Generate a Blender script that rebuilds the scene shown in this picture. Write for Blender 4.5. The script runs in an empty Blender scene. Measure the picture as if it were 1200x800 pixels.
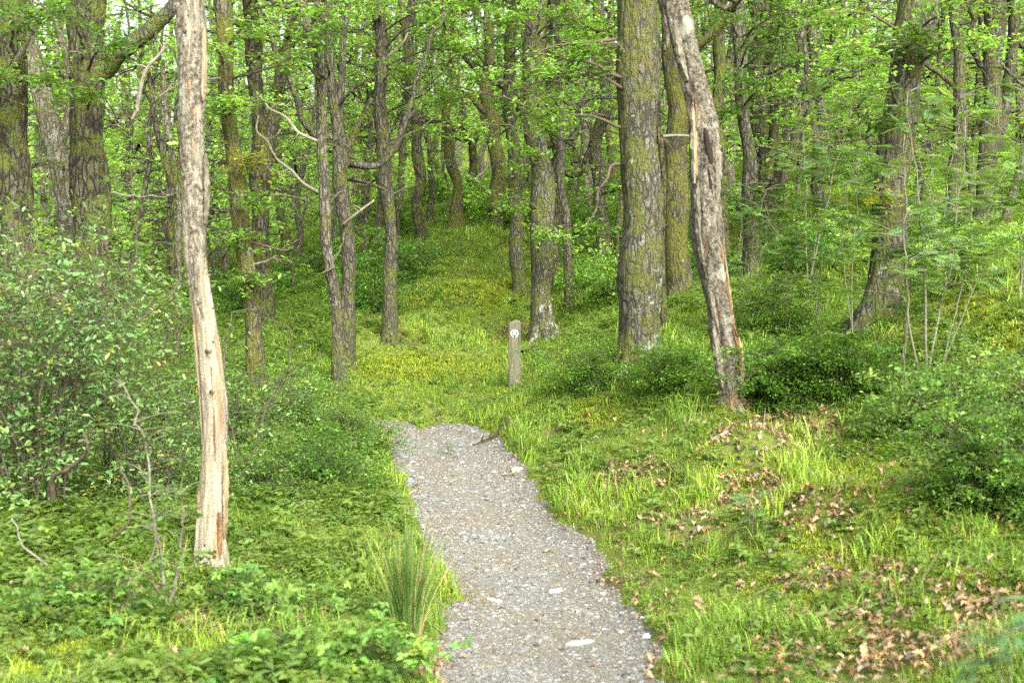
import bpy, math
import numpy as np
from mathutils import Vector
sc = bpy.context.scene
col = sc.collection
# ------------------------------------------------------------------ camera, sky, sun, exposure
F = 1500.0; EYE = 1.7; PITCH = math.atan(60/1500)
cam = bpy.data.cameras.new('camera'); camo = bpy.data.objects.new('camera', cam); col.objects.link(camo)
cam.sensor_width = 36; cam.lens = 45; cam.clip_start = .1; cam.clip_end = 600
camo.location = (0, 0, EYE); camo.rotation_euler = (math.pi/2-PITCH, 0, 0)
cam.dof.use_dof = True; cam.dof.focus_distance = 18.5; cam.dof.aperture_fstop = 2.4
sc.camera = camo
w = bpy.data.worlds.new('World'); sc.world = w; w.use_nodes = True
nt = w.node_tree; bg = nt.nodes['Background']
sky = nt.nodes.new('ShaderNodeTexSky'); sky.sky_type = 'NISHITA'; sky.sun_disc = False
SUN_EL, SUN_AZ = math.radians(37), math.radians(155)       # azimuth measured from +Y towards +X
sky.sun_elevation = SUN_EL; sky.sun_rotation = SUN_AZ
sky.air_density = 1.0; sky.dust_density = 6.0; sky.ozone_density = .3
hs = nt.nodes.new('ShaderNodeHueSaturation'); hs.inputs['Saturation'].default_value = .35; tw = nt.nodes.new('ShaderNodeMix'); tw.data_type = 'RGBA'; tw.blend_type = 'MULTIPLY'; tw.inputs[0].default_value = 1; tw.inputs[7].default_value = (.97, 1.0, .9, 1)   # cloud-whitened, a little warm
nt.links.new(sky.outputs[0], hs.inputs['Color']); nt.links.new(hs.outputs[0], tw.inputs[6]); nt.links.new(tw.outputs[2], bg.inputs[0]); bg.inputs[1].default_value = .15
sl = bpy.data.lights.new('sun', 'SUN'); so = bpy.data.objects.new('sun', sl); col.objects.link(so)
sl.energy = 1.2; sl.angle = math.radians(22); sl.color = (1, .985, .95)
d = Vector((math.sin(SUN_AZ)*math.cos(SUN_EL), math.cos(SUN_AZ)*math.cos(SUN_EL), math.sin(SUN_EL)))
so.rotation_euler = d.to_track_quat('Z', 'Y').to_euler()
sc.view_settings.view_transform = 'Standard'; sc.view_settings.look = 'None'
sc.view_settings.exposure = 2.05; sc.view_settings.gamma = 1; sc.view_settings.use_curve_mapping = False
sc.render.engine = 'CYCLES'
sc.cycles.max_bounces = 6; sc.cycles.diffuse_bounces = 4; sc.cycles.glossy_bounces = 2
sc.cycles.transmission_bounces = 3; sc.cycles.transparent_max_bounces = 4
sc.cycles.caustics_reflective = False; sc.cycles.caustics_refractive = False
sc.cycles.sample_clamp_indirect = 4; sc.cycles.use_denoising = False; sc.cycles.denoiser = 'OPENIMAGEDENOISE'

# ------------------------------------------------------------------ numbers
def rg(s): return np.random.default_rng(s)
CP, SP = math.cos(PITCH), math.sin(PITCH)
def at(px, py, Y):
    a = (px-600)/F; b = (400-py)/F
    dy = CP+b*SP; dz = -SP+b*CP
    t = Y/dy
    return np.array([a*t, Y, EYE+dz*t])
def proj(P):
    x, y, z = P[:, 0], P[:, 1], P[:, 2]-EYE
    dep = np.maximum(y*CP-z*SP, .05); up = y*SP+z*CP
    return 600+F*x/dep, 400-F*up/dep
def vnoise(x, y, seed=0):
    xi = np.floor(x).astype(np.int64); yi = np.floor(y).astype(np.int64)
    fx = x-xi; fy = y-yi; fx = fx*fx*(3-2*fx); fy = fy*fy*(3-2*fy)
    def h(a, b):
        n = (a*374761393+b*668265263+seed*974634777) & 0xffffffff
        n = ((n ^ (n >> 13))*1274126177) & 0xffffffff
        return ((n ^ (n >> 16)) & 0xffff)/65535.0
    return (h(xi, yi)*(1-fx)+h(xi+1, yi)*fx)*(1-fy)+(h(xi, yi+1)*(1-fx)+h(xi+1, yi+1)*fx)*fy
def fbm(x, y, seed=0, o=4):
    r = 0; a = .5; s = 0
    for k in range(o):
        r = r+a*vnoise(x, y, seed+k*17); s += a; x = x*2.03+5.1; y = y*2.03+3.7; a *= .5
    return r/s
# ------------------------------------------------------------------ lie of the land, from sightings along the path, banks and trunks
CT = [(0,800,6.6),(300,800,6.9),(520,800,7.5),(650,800,7.6),(780,800,7.3),(1000,800,6.6),(1200,800,6.0),
(0,700,8.4),(250,700,8.8),(540,700,9.9),(640,700,10),(740,700,9.8),(1000,700,8),(1200,700,7.2),(250,655,9.6),
(0,615,10.6),(200,615,10.8),(400,610,12),(490,600,12.4),(650,600,12.4),(800,600,10.8),(1000,600,9.7),(1200,600,8.8),
(465,550,14.4),(610,550,14.2),(800,540,12.5),(1000,520,11.8),(1200,500,11.5),(450,495,17.3),(560,495,17.3),(300,510,16),
(150,525,15.5),(0,525,15.5),(603,447,20.5),(450,447,21),(855,475,13.6),(750,418,16.5),(690,470,15.8),(300,470,18),
(400,455,19.5),(460,415,24),(637,400,24.5),(668,370,27),(405,385,24),(1030,395,17),(900,440,15),(950,380,19),(1100,440,13.5),
(1200,388,13.4),(1200,332,16.2),(1110,342,18.5),(1155,270,28),(900,330,25),(795,340,23),(706,310,33),(610,365,27.5),
(495,285,36),(536,265,42),(560,235,50),(330,330,45),(150,420,28),(0,440,24),(200,350,42),(0,360,36),(450,310,40),
(650,250,46),(800,270,36),(900,250,38),(1050,240,36),(1200,215,36),(100,290,70),(350,265,70),(600,200,70),(850,190,62),
(1100,160,60),(1200,150,60),(600,140,110),(0,230,110),(1200,90,100),(600,120,170),(0,190,170),(1200,60,170),(-300,560,11),(-300,480,20),(1500,420,9),(1500,300,18)]
cw = [at(*c) for c in CT]+[np.array(c) for c in [(0,-1,.05),(-4,0,-.1),(4,0,.5),(0,3,-.3),(3,3,.1),(-3,3,-.3),(0,-6,.3)]]
cw = np.array(cw)
def uv(x, y): s = np.maximum(y, -7)+8; return x/s*2, np.log(s)
def phi(r2): return .5*r2*np.log(r2+1e-9)
_u, _v = uv(cw[:, 0], cw[:, 1]); _q = (cw[:, 2]-EYE)/(cw[:, 1]+8)
n_ = len(_u); K = phi((_u[:, None]-_u)**2+(_v[:, None]-_v)**2)+np.eye(n_)*.004
Pm = np.stack([np.ones(n_), _u, _v], 1)
_A = np.block([[K, Pm], [Pm.T, np.zeros((3, 3))]]); _w = np.linalg.solve(_A, np.r_[_q, 0, 0, 0])
def hbase(x, y):
    x = np.atleast_1d(np.asarray(x, float)); y = np.atleast_1d(np.asarray(y, float)); out = np.empty(len(x))
    for i in range(0, len(x), 100000):
        u, v = uv(x[i:i+100000], y[i:i+100000])
        k = phi((u[:, None]-_u)**2+(v[:, None]-_v)**2)
        out[i:i+100000] = (k@_w[:n_]+_w[n_]+_w[n_+1]*u+_w[n_+2]*v)*(np.maximum(y[i:i+100000], -7)+8)+EYE
    return out
# the path: left and right edges sighted row by row, kept as world x against y
PR = [(880,520,840,6.5),(800,513,775,7.6),(750,512,755,8.7),(700,533,730,9.9),(650,515,692,11.1),(600,490,650,12.4),(570,474,630,13.5),(545,465,606,14.5),(520,459,592,15.9),(502,452,578,16.9),(498,440,566,17.15),(494,330,556,17.4),(491,0,530,17.6)]
pyY = np.array([r[3] for r in PR]); pL = np.array([at(r[1], r[0], r[3])[0] for r in PR]); pR = np.array([at(r[2], r[0], r[3])[0] for r in PR])
pyY = np.r_[-8, 3, pyY]; pL = np.r_[-.75, -.62, pL]; pR = np.r_[.8, .85, pR]
# beyond y=17.5 it bends away to the left behind the bushes
bend = [(17.7, -9, -.9), (17.8, -9, -1.2)]
for b in bend: pyY = np.r_[pyY, b[0]]; pL = np.r_[pL, b[1]]; pR = np.r_[pR, b[2]]
def pathd(x, y):                                    # signed distance-ish: negative inside the path
    l = np.interp(y, pyY, pL); r = np.interp(y, pyY, pR)
    e = .34*(fbm(x*1.3+40, y*1.3, 5, 3)-.5)+.2*(fbm(x*5, y*5, 6, 2)-.5)
    dd = np.maximum(l-x, x-r)+e
    dd = np.maximum(dd, (y-17.5+2.6*(fbm(x*3.3+7, y*.5, 12, 3)-.5)+1.3*np.clip((x+1.15)/.8, 0, 2)**2)*.6)
    return np.where(y > 17.65, np.maximum(dd, .4), dd)
MOUNDS = [(*at(px_m, py_m, Ym), r_m, h_m) for px_m, py_m, Ym, r_m, h_m in [(1080,385,15.5,.7,.28),(1165,375,16,.9,.32),(1190,410,13.6,.6,.22),(1040,620,9.3,.5,.14),(940,620,9.8,.4,.12),(860,540,12,.5,.16),(560,350,29,1.6,.35),(490,430,22,.8,.12),(1120,690,7.5,.4,.1),(520,380,26,1.2,.2)]]
def hgt(x, y, fine=True):
    x = np.atleast_1d(np.asarray(x, float)); y = np.atleast_1d(np.asarray(y, float))
    z = hbase(x, y)
    pd = pathd(x, y); m = np.clip(pd/.5, 0, 1)
    for mx, my, mz, mr, mh in MOUNDS: z = z+m*mh*np.exp(-((x-mx)**2+(y-my)**2)/mr**2)
    z = z+m*(.26*(fbm(x*.7, y*.7, 1, 3)-.5)*np.clip(y/12, .5, 2.5)+.2*(fbm(x*2.2, y*2.2, 2, 3)-.5))
    z = z+(1-m)*.03*(fbm(x*1.5, y*1.5, 3, 2)-.5)
    return z - .07*np.clip(-pd/.12+.4, 0, 1)
_R = math.pi/180
# ------------------------------------------------------------------ mesh building
class Acc:
    def __init__(s): s.V = []; s.F = {3: [], 4: []}; s.C = []; s.M = {3: [], 4: []}; s.n = 0
    def add(s, V, Fs, C=(1, 1, 1), mi=0):
        V = np.asarray(V, float).reshape(-1, 3); C = np.asarray(C, float)
        if C.ndim == 1: C = np.tile(C, (len(V), 1))
        s.V.append(V); s.C.append(C)
        if not isinstance(Fs, (list, tuple)): Fs = [Fs]
        for f in Fs:
            f = np.asarray(f, np.int64)
            if len(f): s.F[f.shape[1]].append(f+s.n); s.M[f.shape[1]].append(np.full(len(f), mi))
        s.n += len(V)
    def build(s, name, mats, parent=None, smooth=False, off=None):
        V = np.concatenate(s.V); C = np.concatenate(s.C)
        if off is not None: V = V-np.asarray(off)
        me = bpy.data.meshes.new(name); me.vertices.add(len(V)); me.vertices.foreach_set('co', V.astype(np.float32).ravel())
        q = np.concatenate(s.F[4]) if s.F[4] else np.zeros((0, 4), np.int64)
        t = np.concatenate(s.F[3]) if s.F[3] else np.zeros((0, 3), np.int64)
        mi = np.concatenate(s.M[4]+s.M[3])
        L = np.r_[q.ravel(), t.ravel()]; me.loops.add(len(L)); me.loops.foreach_set('vertex_index', L.astype(np.int32))
        nf = len(q)+len(t); me.polygons.add(nf)
        ls = np.r_[np.arange(len(q))*4, len(q)*4+np.arange(len(t))*3]
        me.polygons.foreach_set('loop_start', ls.astype(np.int32))
        me.polygons.foreach_set('material_index', mi.astype(np.int32))
        me.polygons.foreach_set('use_smooth', np.full(nf, smooth))
        me.update(calc_edges=True)
        a = me.color_attributes.new('Col', 'FLOAT_COLOR', 'POINT')
        a.data.foreach_set('color', np.c_[C, np.ones(len(C))].astype(np.float32).ravel())
        for m in (mats if isinstance(mats, (list, tuple)) else [mats]): me.materials.append(m)
        o = bpy.data.objects.new(name, me); col.objects.link(o)
        if parent: o.parent = parent
        return o
def frames(nrm, tang_angle):
    """rotation matrices whose local z is nrm and whose local x is spun by the angle"""
    n = nrm/np.linalg.norm(nrm, axis=1, keepdims=True)
    a = np.where(np.abs(n[:, 2:3]) > .9, np.array([[1., 0, 0]]), np.array([[0, 0, 1.]]))
    x = np.cross(a, n); x /= np.linalg.norm(x, axis=1, keepdims=True); y = np.cross(n, x)
    c = np.cos(tang_angle)[:, None]; s = np.sin(tang_angle)[:, None]
    X = x*c+y*s; Y = np.cross(n, X)
    return np.stack([X, Y, n], 2)
def inst(acc, T, pos, R, sc_, C, mi=0):
    V, Fs = T; N = len(pos)
    if N == 0: return
    sc_ = np.asarray(sc_, float)
    if sc_.ndim == 0: sc_ = np.full(N, float(sc_))
    S = sc_[:, None, None] if sc_.ndim == 1 else sc_[:, None, :]
    W = np.einsum('nij,nkj->nki', R, V[None]*S)+pos[:, None]
    C = np.asarray(C, float)
    if C.ndim == 1: C = np.tile(C, (N, 1))
    acc.add(W.reshape(-1, 3), [(f[None]+(np.arange(N)*len(V))[:, None, None]).reshape(-1, f.shape[1]) for f in Fs], np.repeat(C, len(V), 0), mi)
def jit(r, c, N, v=.25, hue=.12):
    c = np.asarray(c, float); k = np.exp(r.normal(0, v, (N, 1))); h = r.normal(0, hue, (N, 1))
    return np.clip(c*k*np.c_[1+h, np.ones((N, 1)), 1-h], .002, .9)
def upn(r, N, tilt):
    a = r.uniform(0, 6.283, N); t = np.abs(r.normal(0, tilt, N))
    return np.stack([np.cos(a)*np.sin(t), np.sin(a)*np.sin(t), np.cos(t)], 1)
# templates: one leaf lies along +x from the origin, facing +z
LEAF = (np.array([[0,0,0],[.3,.2,.05],[.72,.2,.02],[1,0,-.1],[.72,-.2,.02],[.3,-.2,.05],[.5,0,-.03]]), [np.array([[0,6,2,1],[0,5,4,6]]), np.array([[6,3,2],[6,4,3]])])
LEAF4 = (np.array([[0,0,0],[.45,.26,.05],[1,0,-.1],[.45,-.26,.05]]), [np.array([[0,3,2],[0,2,1]])])
_o = [(0,0),(.18,.09),(.3,.2),(.4,.12),(.52,.27),(.62,.16),(.76,.24),(.88,.1),(1,0)]
OAK = (np.array([[x,y,.18*y] for x, y in _o]+[[x,-y,.18*y] for x, y in _o[1:-1]]+[[.5,0,-.02]]), [np.array([[16,i+1,i] for i in range(8)]+[[16,0,9]]+[[16,9+i,10+i] for i in range(6)]+[[16,15,8]])])
def rowan(n=6):
    V = []; T = []
    def leafl(o, d, L, dz):
        b = len(V); d = np.array(d); p = np.array([-d[1], d[0], 0])
        V.extend([o, o+d*L*.5+p*L*.2, o+d*L+np.array([0,0,dz]), o+d*L*.5-p*L*.2]); T.extend([[b,b+3,b+2],[b,b+2,b+1]])
    for k in range(n):
        x = .22+.68*k/(n-1); L = .34*math.sin(.7+2*(k+.5)/n)+.04; o = np.array([x, 0, -.12*x*x])
        for s in (1, -1): leafl(o, (.45*1, s*.9, 0), L, -.05)
    leafl(np.array([.95,0,-.1]), (1,0,0), .25, -.03)
    b = len(V); V.extend([np.array(v) for v in [(0,.008,0),(0,-.008,0),(.95,-.005,-.11),(.95,.005,-.11)]]); T.extend([[b,b+1,b+2],[b,b+2,b+3]])
    return (np.array(V), [np.array(T)])
ROWAN = rowan()
def tri3():
    V = []; T = []
    for a, L in ((0, 1), (1.25, .8), (-1.25, .8)):
        c, s = math.cos(a), math.sin(a); b = len(V)
        for x, y, z in ((.1,0,0),(.35,.27,.06),(.75,.24,.03),(1,0,-.12),(.75,-.24,.03),(.35,-.27,.06)): V.append([(x*c-y*s)*L, (x*s+y*c)*L, z*L])
        T += [[b,b+3,b+1],[b+1,b+3,b+2],[b,b+5,b+3],[b+5,b+4,b+3]]
    return (np.array(V), [np.array(T)])
BRAM = tri3()
BLADE = (np.array([[0,-.5,0],[0,.5,0],[.12,-.38,.42],[.12,.38,.42],[.38,-.22,.8],[.38,.22,.8],[.8,0,1.0]])*np.array([1,.045,1]), [np.array([[0,1,3,2],[2,3,5,4]]), np.array([[4,5,6]])])
_c = np.array([[x,y,z] for z in (-1,1) for x, y in ((-1,-1),(1,-1),(1,1),(-1,1))], float)
ROCK = (_c*np.array([.5,.5,.5])*np.where(_c[:, 2:3] > 0, .72, 1), [np.array([[0,3,2,1],[4,5,6,7],[0,1,5,4],[1,2,6,5],[2,3,7,6],[3,0,4,7]])])
def star(n, seed, spread=.6):
    r = rg(seed); V = []; T = []
    for k in range(n):
        a = 6.283*k/n+r.uniform(-.4, .4); t = r.uniform(.1, spread)*1.3; L = r.uniform(.6, 1)
        dd = np.array([math.cos(a)*math.sin(t), math.sin(a)*math.sin(t), math.cos(t)])*L; p = np.array([-math.sin(a), math.cos(a), 0])*.13
        b = len(V); V += [-p*.6, p*.6, dd*.6+p, dd]; T += [[b,b+1,b+2],[b,b+2,b+3]]
    return (np.array(V), [np.array(T)])
def plantlet(n, seed, h=1, tmpl=LEAF4, ls=.42):
    """a small leafy herb: leaves spiralling up and round an upright stem"""
    r = rg(seed); a = Acc(); z = r.uniform(.15, 1, n)*h
    ang = r.uniform(0, 6.283, n); rad = r.uniform(.02, .3, n)
    nr = upn(r, n, .5); pos = np.stack([np.cos(ang)*rad, np.sin(ang)*rad, z], 1)
    inst(a, tmpl, pos, frames(nr, ang+1), ls*r.uniform(.6, 1.1, n), (1, 1, 1))
    V = np.concatenate(a.V); Fs = [np.concatenate(a.F[k]) for k in (3, 4) if a.F[k]]
    b = len(V); V = np.r_[V, [[.012,0,0],[-.012,.01,0],[0,0,h*.95]]]
    T3 = [f for f in Fs if f.shape[1] == 3]; T4 = [f for f in Fs if f.shape[1] == 4]
    return (V, [np.concatenate(T3+[np.array([[b,b+1,b+2]])])]+T4)
def tube(path, rad, seg=10, amp=0., seed=0, ftheta=2.5, flen=1.6, cap=True, rough=0.):
    P = np.asarray(path, float); n = len(P); T = np.gradient(P, axis=0); T /= np.linalg.norm(T, axis=1, keepdims=True)+1e-9
    N = np.zeros_like(P); a = np.array([1., 0, 0]) if abs(T[0, 0]) < .8 else np.array([0, 1., 0]); v = np.cross(T[0], a)
    for i in range(n): v = v-T[i]*np.dot(v, T[i]); v /= np.linalg.norm(v)+1e-9; N[i] = v
    B = np.cross(T, N); th = np.arange(seg)*2*math.pi/seg
    R = np.asarray(rad, float)[:, None]*np.ones((1, seg))
    if amp:
        s = np.r_[0, np.cumsum(np.linalg.norm(np.diff(P, axis=0), axis=1))][:, None]*flen
        c1 = fbm(ftheta*np.cos(th)[None]+s*.7+seed, ftheta*np.sin(th)[None]+s*.5+seed*3.1, seed, 4)-.5
        c2 = fbm(ftheta*2.5*np.cos(th)[None]+s*3+seed, ftheta*2.5*np.sin(th)[None]-s*2+seed, seed+5, 2)-.5
        R = R*(1+amp*1.6*c1+amp*.8*c2)
        if rough:                                         # furrows and plates of the bark
            s1 = s/flen; c3 = np.abs(fbm(9*np.cos(th)[None]+s1*.9+seed, 9*np.sin(th)[None]+s1*2.2, seed+9, 3)-.5); c4 = fbm(5*np.cos(th)[None]+s1*5, 5*np.sin(th)[None]-s1*4, seed+11, 3)-.5
            R = R*(1+rough*(1-7*c3)*.5+rough*1.4*c4)
    V = (P[:, None]+N[:, None]*(np.cos(th)[None]*R)[..., None]+B[:, None]*(np.sin(th)[None]*R)[..., None]).reshape(-1, 3)
    i = np.arange(n-1)[:, None]*seg; j = np.arange(seg)[None]; k = (j+1) % seg
    Q = np.stack([i+j, i+k, i+seg+k, i+seg+j], 2).reshape(-1, 4)
    Fs = [Q]
    if cap:
        V = np.r_[V, [P[-1]+T[-1]*R[-1].mean()*.3]]; t = (n-1)*seg; Fs.append(np.array([[t+j_, t+(j_+1) % seg, n*seg] for j_ in range(seg)]))
    return V, Fs
def smooth_path(P, n, seed=None, wob=0.):
    P = np.asarray(P, float); k = len(P)
    if k == 2: t = np.linspace(0, 1, n)[:, None]; Q = P[0]*(1-t)+P[1]*t
    else:
        E = np.r_[[2*P[0]-P[1]], P, [2*P[-1]-P[-2]]]; Q = []
        for t in np.linspace(0, k-1-1e-6, n):
            i = int(t); f = t-i; a, b, c, e = E[i], E[i+1], E[i+2], E[i+3]
            Q.append(.5*((2*b)+(-a+c)*f+(2*a-5*b+4*c-e)*f*f+(-a+3*b-3*c+e)*f**3))
        Q = np.array(Q)
    if wob: r = rg(seed or 1); Q = Q+np.cumsum(r.normal(0, wob/math.sqrt(n), Q.shape), 0)*np.linspace(0, 1, n)[:, None]
    return Q
# ------------------------------------------------------------------ materials
def newmat(name):
    m = bpy.data.materials.new(name); m.use_nodes = True; t = m.node_tree
    for x in list(t.nodes): t.nodes.remove(x)
    o = t.nodes.new('ShaderNodeOutputMaterial'); return m, t, o
class NB:
    def __init__(s, t): s.t = t
    def n(s, ty, ins=None, **kw):
        x = s.t.nodes.new('ShaderNode'+ty)
        for k, v in kw.items(): setattr(x, k, v)
        for k, v in (ins or {}).items():
            if isinstance(v, bpy.types.NodeSocket): s.t.links.new(v, x.inputs[k])
            else: x.inputs[k].default_value = v
        return x
    def coord(s, scale=(1, 1, 1), obj=True):
        tc = s.n('TexCoord'); oi = s.n('ObjectInfo'); v = s.n('VectorMath', {0: tc.outputs['Object']}, operation='ADD')
        if obj:
            m = s.n('Math', {0: oi.outputs['Random'], 1: 37.}, operation='MULTIPLY'); s.t.links.new(m.outputs[0], v.inputs[1])
        mp = s.n('Mapping', {'Vector': v.outputs[0], 'Scale': scale}); return mp.outputs[0]
    def noise(s, vec, scale, det=5, rough=.6, dist=0.): return s.n('TexNoise', {'Vector': vec, 'Scale': scale, 'Detail': det, 'Roughness': rough, 'Distortion': dist}).outputs[0]
    def ramp(s, f, a, b, ca=(0, 0, 0, 1), cb=(1, 1, 1, 1)):
        r = s.n('ValToRGB', {0: f}); e = r.color_ramp.elements; e[0].position = a; e[1].position = b; e[0].color = ca; e[1].color = cb; return r.outputs[0]
    def mix(s, f, a, b, bt='MIX'):
        x = s.n('Mix', data_type='RGBA', blend_type=bt)
        for i, v in ((0, f), (6, a), (7, b)):
            if isinstance(v, bpy.types.NodeSocket): s.t.links.new(v, x.inputs[i])
            else: x.inputs[i].default_value = v if i == 0 else (*v, 1)
        return x.outputs[2]
    def bsdf(s, o, c, rough=.9, bump=None, bs=.5, bd=.02, spec=.2):
        p = s.n('BsdfPrincipled', {'Roughness': rough, 'Specular IOR Level': spec})
        if isinstance(c, bpy.types.NodeSocket): s.t.links.new(c, p.inputs[0])
        else: p.inputs[0].default_value = (*c, 1)
        if bump is not None:
            b = s.n('Bump', {'Height': bump, 'Strength': bs, 'Distance': bd}); s.t.links.new(b.outputs[0], p.inputs['Normal'])
        s.t.links.new(p.outputs[0], o.inputs[0]); return p
    def zval(s, lo, hi):
        tc = s.n('TexCoord'); x = s.n('SeparateXYZ', {0: tc.outputs['Object']}); r = s.n('MapRange', {0: x.outputs[2], 1: lo, 2: hi}); return r.outputs[0]
def leafmat(name, trans=.35, rough=.5, spec=.25):
    m, t, o = newmat(name); b = NB(t)
    a = b.n('Attribute', attribute_name='Col')
    p = b.n('BsdfPrincipled', {'Base Color': a.outputs[0], 'Roughness': rough, 'Specular IOR Level': spec})
    tc = b.mix(1., a.outputs[0], (1.25, 1.3, .55), 'MULTIPLY')
    tr = b.n('BsdfTranslucent', {0: tc})
    x = b.n('MixShader', {0: trans, 1: p.outputs[0], 2: tr.outputs[0]}); t.links.new(x.outputs[0], o.inputs[0]); return m
M_leaf = leafmat('leaf', .52); M_gloss = leafmat('glossy_leaf', .2, .28, .5); M_dead = leafmat('dry_leaf', .15, .8, .1); M_grass = leafmat('grass_blade', .3, .55, .2)
def bark(name, base=(.175,.175,.135), dark=(.04,.033,.026), moss=.5, lichen=.3, mossc=(.09,.115,.03), low=0., lowmoss=.35):
    m, t, o = newmat(name); b = NB(t)
    v = b.coord((1, 1, .32)); v2 = b.coord((1, 1, 1))
    wv = b.n('VectorMath', {0: v, 1: b.n('VectorMath', {0: b.n('TexNoise', {'Vector': v, 'Scale': 9., 'Detail': 3.}).outputs[1], 'Scale': .12}, operation='SCALE').outputs[0]}, operation='ADD').outputs[0]
    vo = b.n('TexVoronoi', {'Vector': wv, 'Scale': 15., 'Randomness': 1.}, feature='DISTANCE_TO_EDGE').outputs['Distance']
    n1 = b.noise(v, 16, 7, .7); n2 = b.noise(v2, 3.2, 5, .65); n3 = b.noise(v2, 9., 6, .7); n4 = b.noise(v2, 34, 5, .7)
    crack = b.ramp(vo, .0, .2); c = b.mix(n1, [x*.55 for x in base], [x*1.45 for x in base])
    c = b.mix(b.ramp(n4, .4, .62), c, [base[0]*.62, base[1]*.66, base[2]*.7])
    fc = b.n('Math', {0: crack, 1: b.ramp(n1, .3, .56)}, operation='MULTIPLY').outputs[0]
    c = b.mix(fc, dark, c)
    # moss sits on everything where it grows, more at the foot
    z = b.zval(0., 1.3); zz = b.n('MapRange', {0: z, 3: lowmoss, 4: 0.}).outputs[0]
    mm = b.n('Math', {0: b.n('Math', {0: n2, 1: n4}, operation='MULTIPLY_ADD').outputs[0], 1: zz}, operation='ADD')
    mm = b.n('MapRange', {0: n2, 1: .545-.12*moss, 2: .635-.12*moss}).outputs[0]
    mm2 = b.n('Math', {0: mm, 1: zz}, operation='ADD', use_clamp=True).outputs[0]
    mfine = b.ramp(n3, .42-.12*moss, .58-.1*moss); mk = b.n('Math', {0: mm2, 1: mfine}, operation='MULTIPLY').outputs[0]
    mc = b.mix(n4, [x*.5 for x in mossc], [mossc[0]*1.6, mossc[1]*1.45, mossc[2]*1.2]); c = b.mix(mk, c, mc)
    c = b.mix(b.n('Math', {0: b.ramp(b.noise(v2, 5.2, 3, .5), .56, .66), 1: .18}, operation='MULTIPLY').outputs[0], c, (.18,.11,.05))
    # pale lichen crusts
    nl = b.noise(v2, 6.5, 6, .75); th = .71-.14*lichen
    if low:
        zl = b.n('MapRange', {0: b.zval(.05, 1.7), 3: .16*low, 4: 0.}).outputs[0]; nl = b.n('Math', {0: nl, 1: zl}, operation='ADD').outputs[0]
    lk = b.ramp(nl, th, th+.035); lk = b.n('Math', {0: lk, 1: b.ramp(n4, .38, .5)}, operation='MULTIPLY').outputs[0]
    c = b.mix(lk, c, b.mix(n4, (.17,.2,.16), (.37,.4,.34)))
    hb = b.n('Math', {0: crack, 1: n1}, operation='MULTIPLY_ADD', ); t.links.new(n4, hb.inputs[2])
    b.bsdf(o, c, .92, hb.outputs[0], 1., .045, .12); return m
BK = dict(
 oak=bark('bark_mossy_oak', moss=.75, lichen=.35, lowmoss=.5), oakl=bark('bark_lichen_foot', moss=.75, lichen=.62, low=.5, lowmoss=.1, mossc=(.095,.11,.038)),
 dark=bark('bark_dark_mossy', base=(.13,.12,.085), dark=(.02,.016,.011), moss=.6, lichen=.1), grey=bark('bark_grey_lichen', base=(.2,.18,.145), moss=.3, lichen=.75, lowmoss=.6),
 pale=bark('bark_pale_grey', base=(.3,.27,.21), dark=(.09,.075,.05), moss=.2, lichen=.9), brown=bark('bark_brown', base=(.16,.153,.112), moss=.3, lichen=.3, lowmoss=.6),
 green=bark('bark_green', base=(.155,.15,.1), moss=.9, lichen=.3, mossc=(.1,.11,.03), lowmoss=.3))
def snagmat(name, lo, hi, pale=(.5,.41,.28), keep=.5, org=.54, bk=1.):
    m, t, o = newmat(name); b = NB(t)
    g = b.coord((1, 1, .09)); v2 = b.coord()
    gr = b.noise(g, 34, 6, .7, .3); gr2 = b.noise(g, 11, 4, .6, .4); n2 = b.noise(v2, 5, 6, .65); n3 = b.noise(v2, 26, 6, .75)
    c = b.mix(b.ramp(gr, .3, .7), [x*.42 for x in pale], [min(x*1.35, .75) for x in pale])
    c = b.mix(b.ramp(b.noise(b.coord((1,1,.16)), 5, 4, .6), .45, .62), c, b.mix(gr, [x*.25 for x in pale], [x*.85 for x in pale])); c = b.mix(b.ramp(gr2, org, org+.13), c, (.24,.125,.06)); c = b.mix(b.ramp(b.noise(b.coord((1,1,.22)), 7, 4, .6), .55, .68), c, (.27,.25,.2))
    c = b.mix(b.ramp(gr, .3, .39, (1,1,1,1), (0,0,0,1)), c, (.05,.03,.015))
    hol = b.ramp(b.n('TexVoronoi', {'Vector': b.coord((1,1,.6)), 'Scale': 17.}).outputs[0], .07, .13, (1,1,1,1), (0,0,0,1)); c = b.mix(hol, c, (.04,.022,.012))
    # bark that still clings
    z = b.zval(lo, hi)
    k = b.n('Math', {0: b.n('MapRange', {0: z, 3: -.3, 4: keep}).outputs[0], 1: b.noise(b.coord((1,1,.26)), 6.5, 7, .72, .6)}, operation='ADD').outputs[0]
    k = b.ramp(k, .56, .61); bc = b.mix(b.ramp(n3, .4, .6), [x*bk for x in (.055,.042,.03)], [x*bk for x in (.27,.245,.2)]); bc = b.mix(b.ramp(n2, .54, .66), bc, (.24,.24,.2))
    bc = b.mix(b.ramp(b.noise(v2, 11, 5, .7), .6, .66), bc, (.2,.11,.055))
    c = b.mix(k, c, bc); h = b.n('Math', {0: k, 1: .7, 2: gr}, operation='MULTIPLY_ADD').outputs[0]
    h = b.n('Math', {0: h, 1: hol}, operation='SUBTRACT').outputs[0]; h = b.n('Math', {0: n3, 1: .7, 2: h}, operation='MULTIPLY_ADD').outputs[0]
    b.bsdf(o, c, .85, h, 1., .02, .15); return m
BK['snagl'] = snagmat('snag_bare_wood', .7, 2.6, (.31,.275,.21), .12, .545, .95); BK['snagr'] = snagmat('snag_flaking_bark', -.6, .2, (.27,.2,.135), .17, .53, .62)
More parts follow.
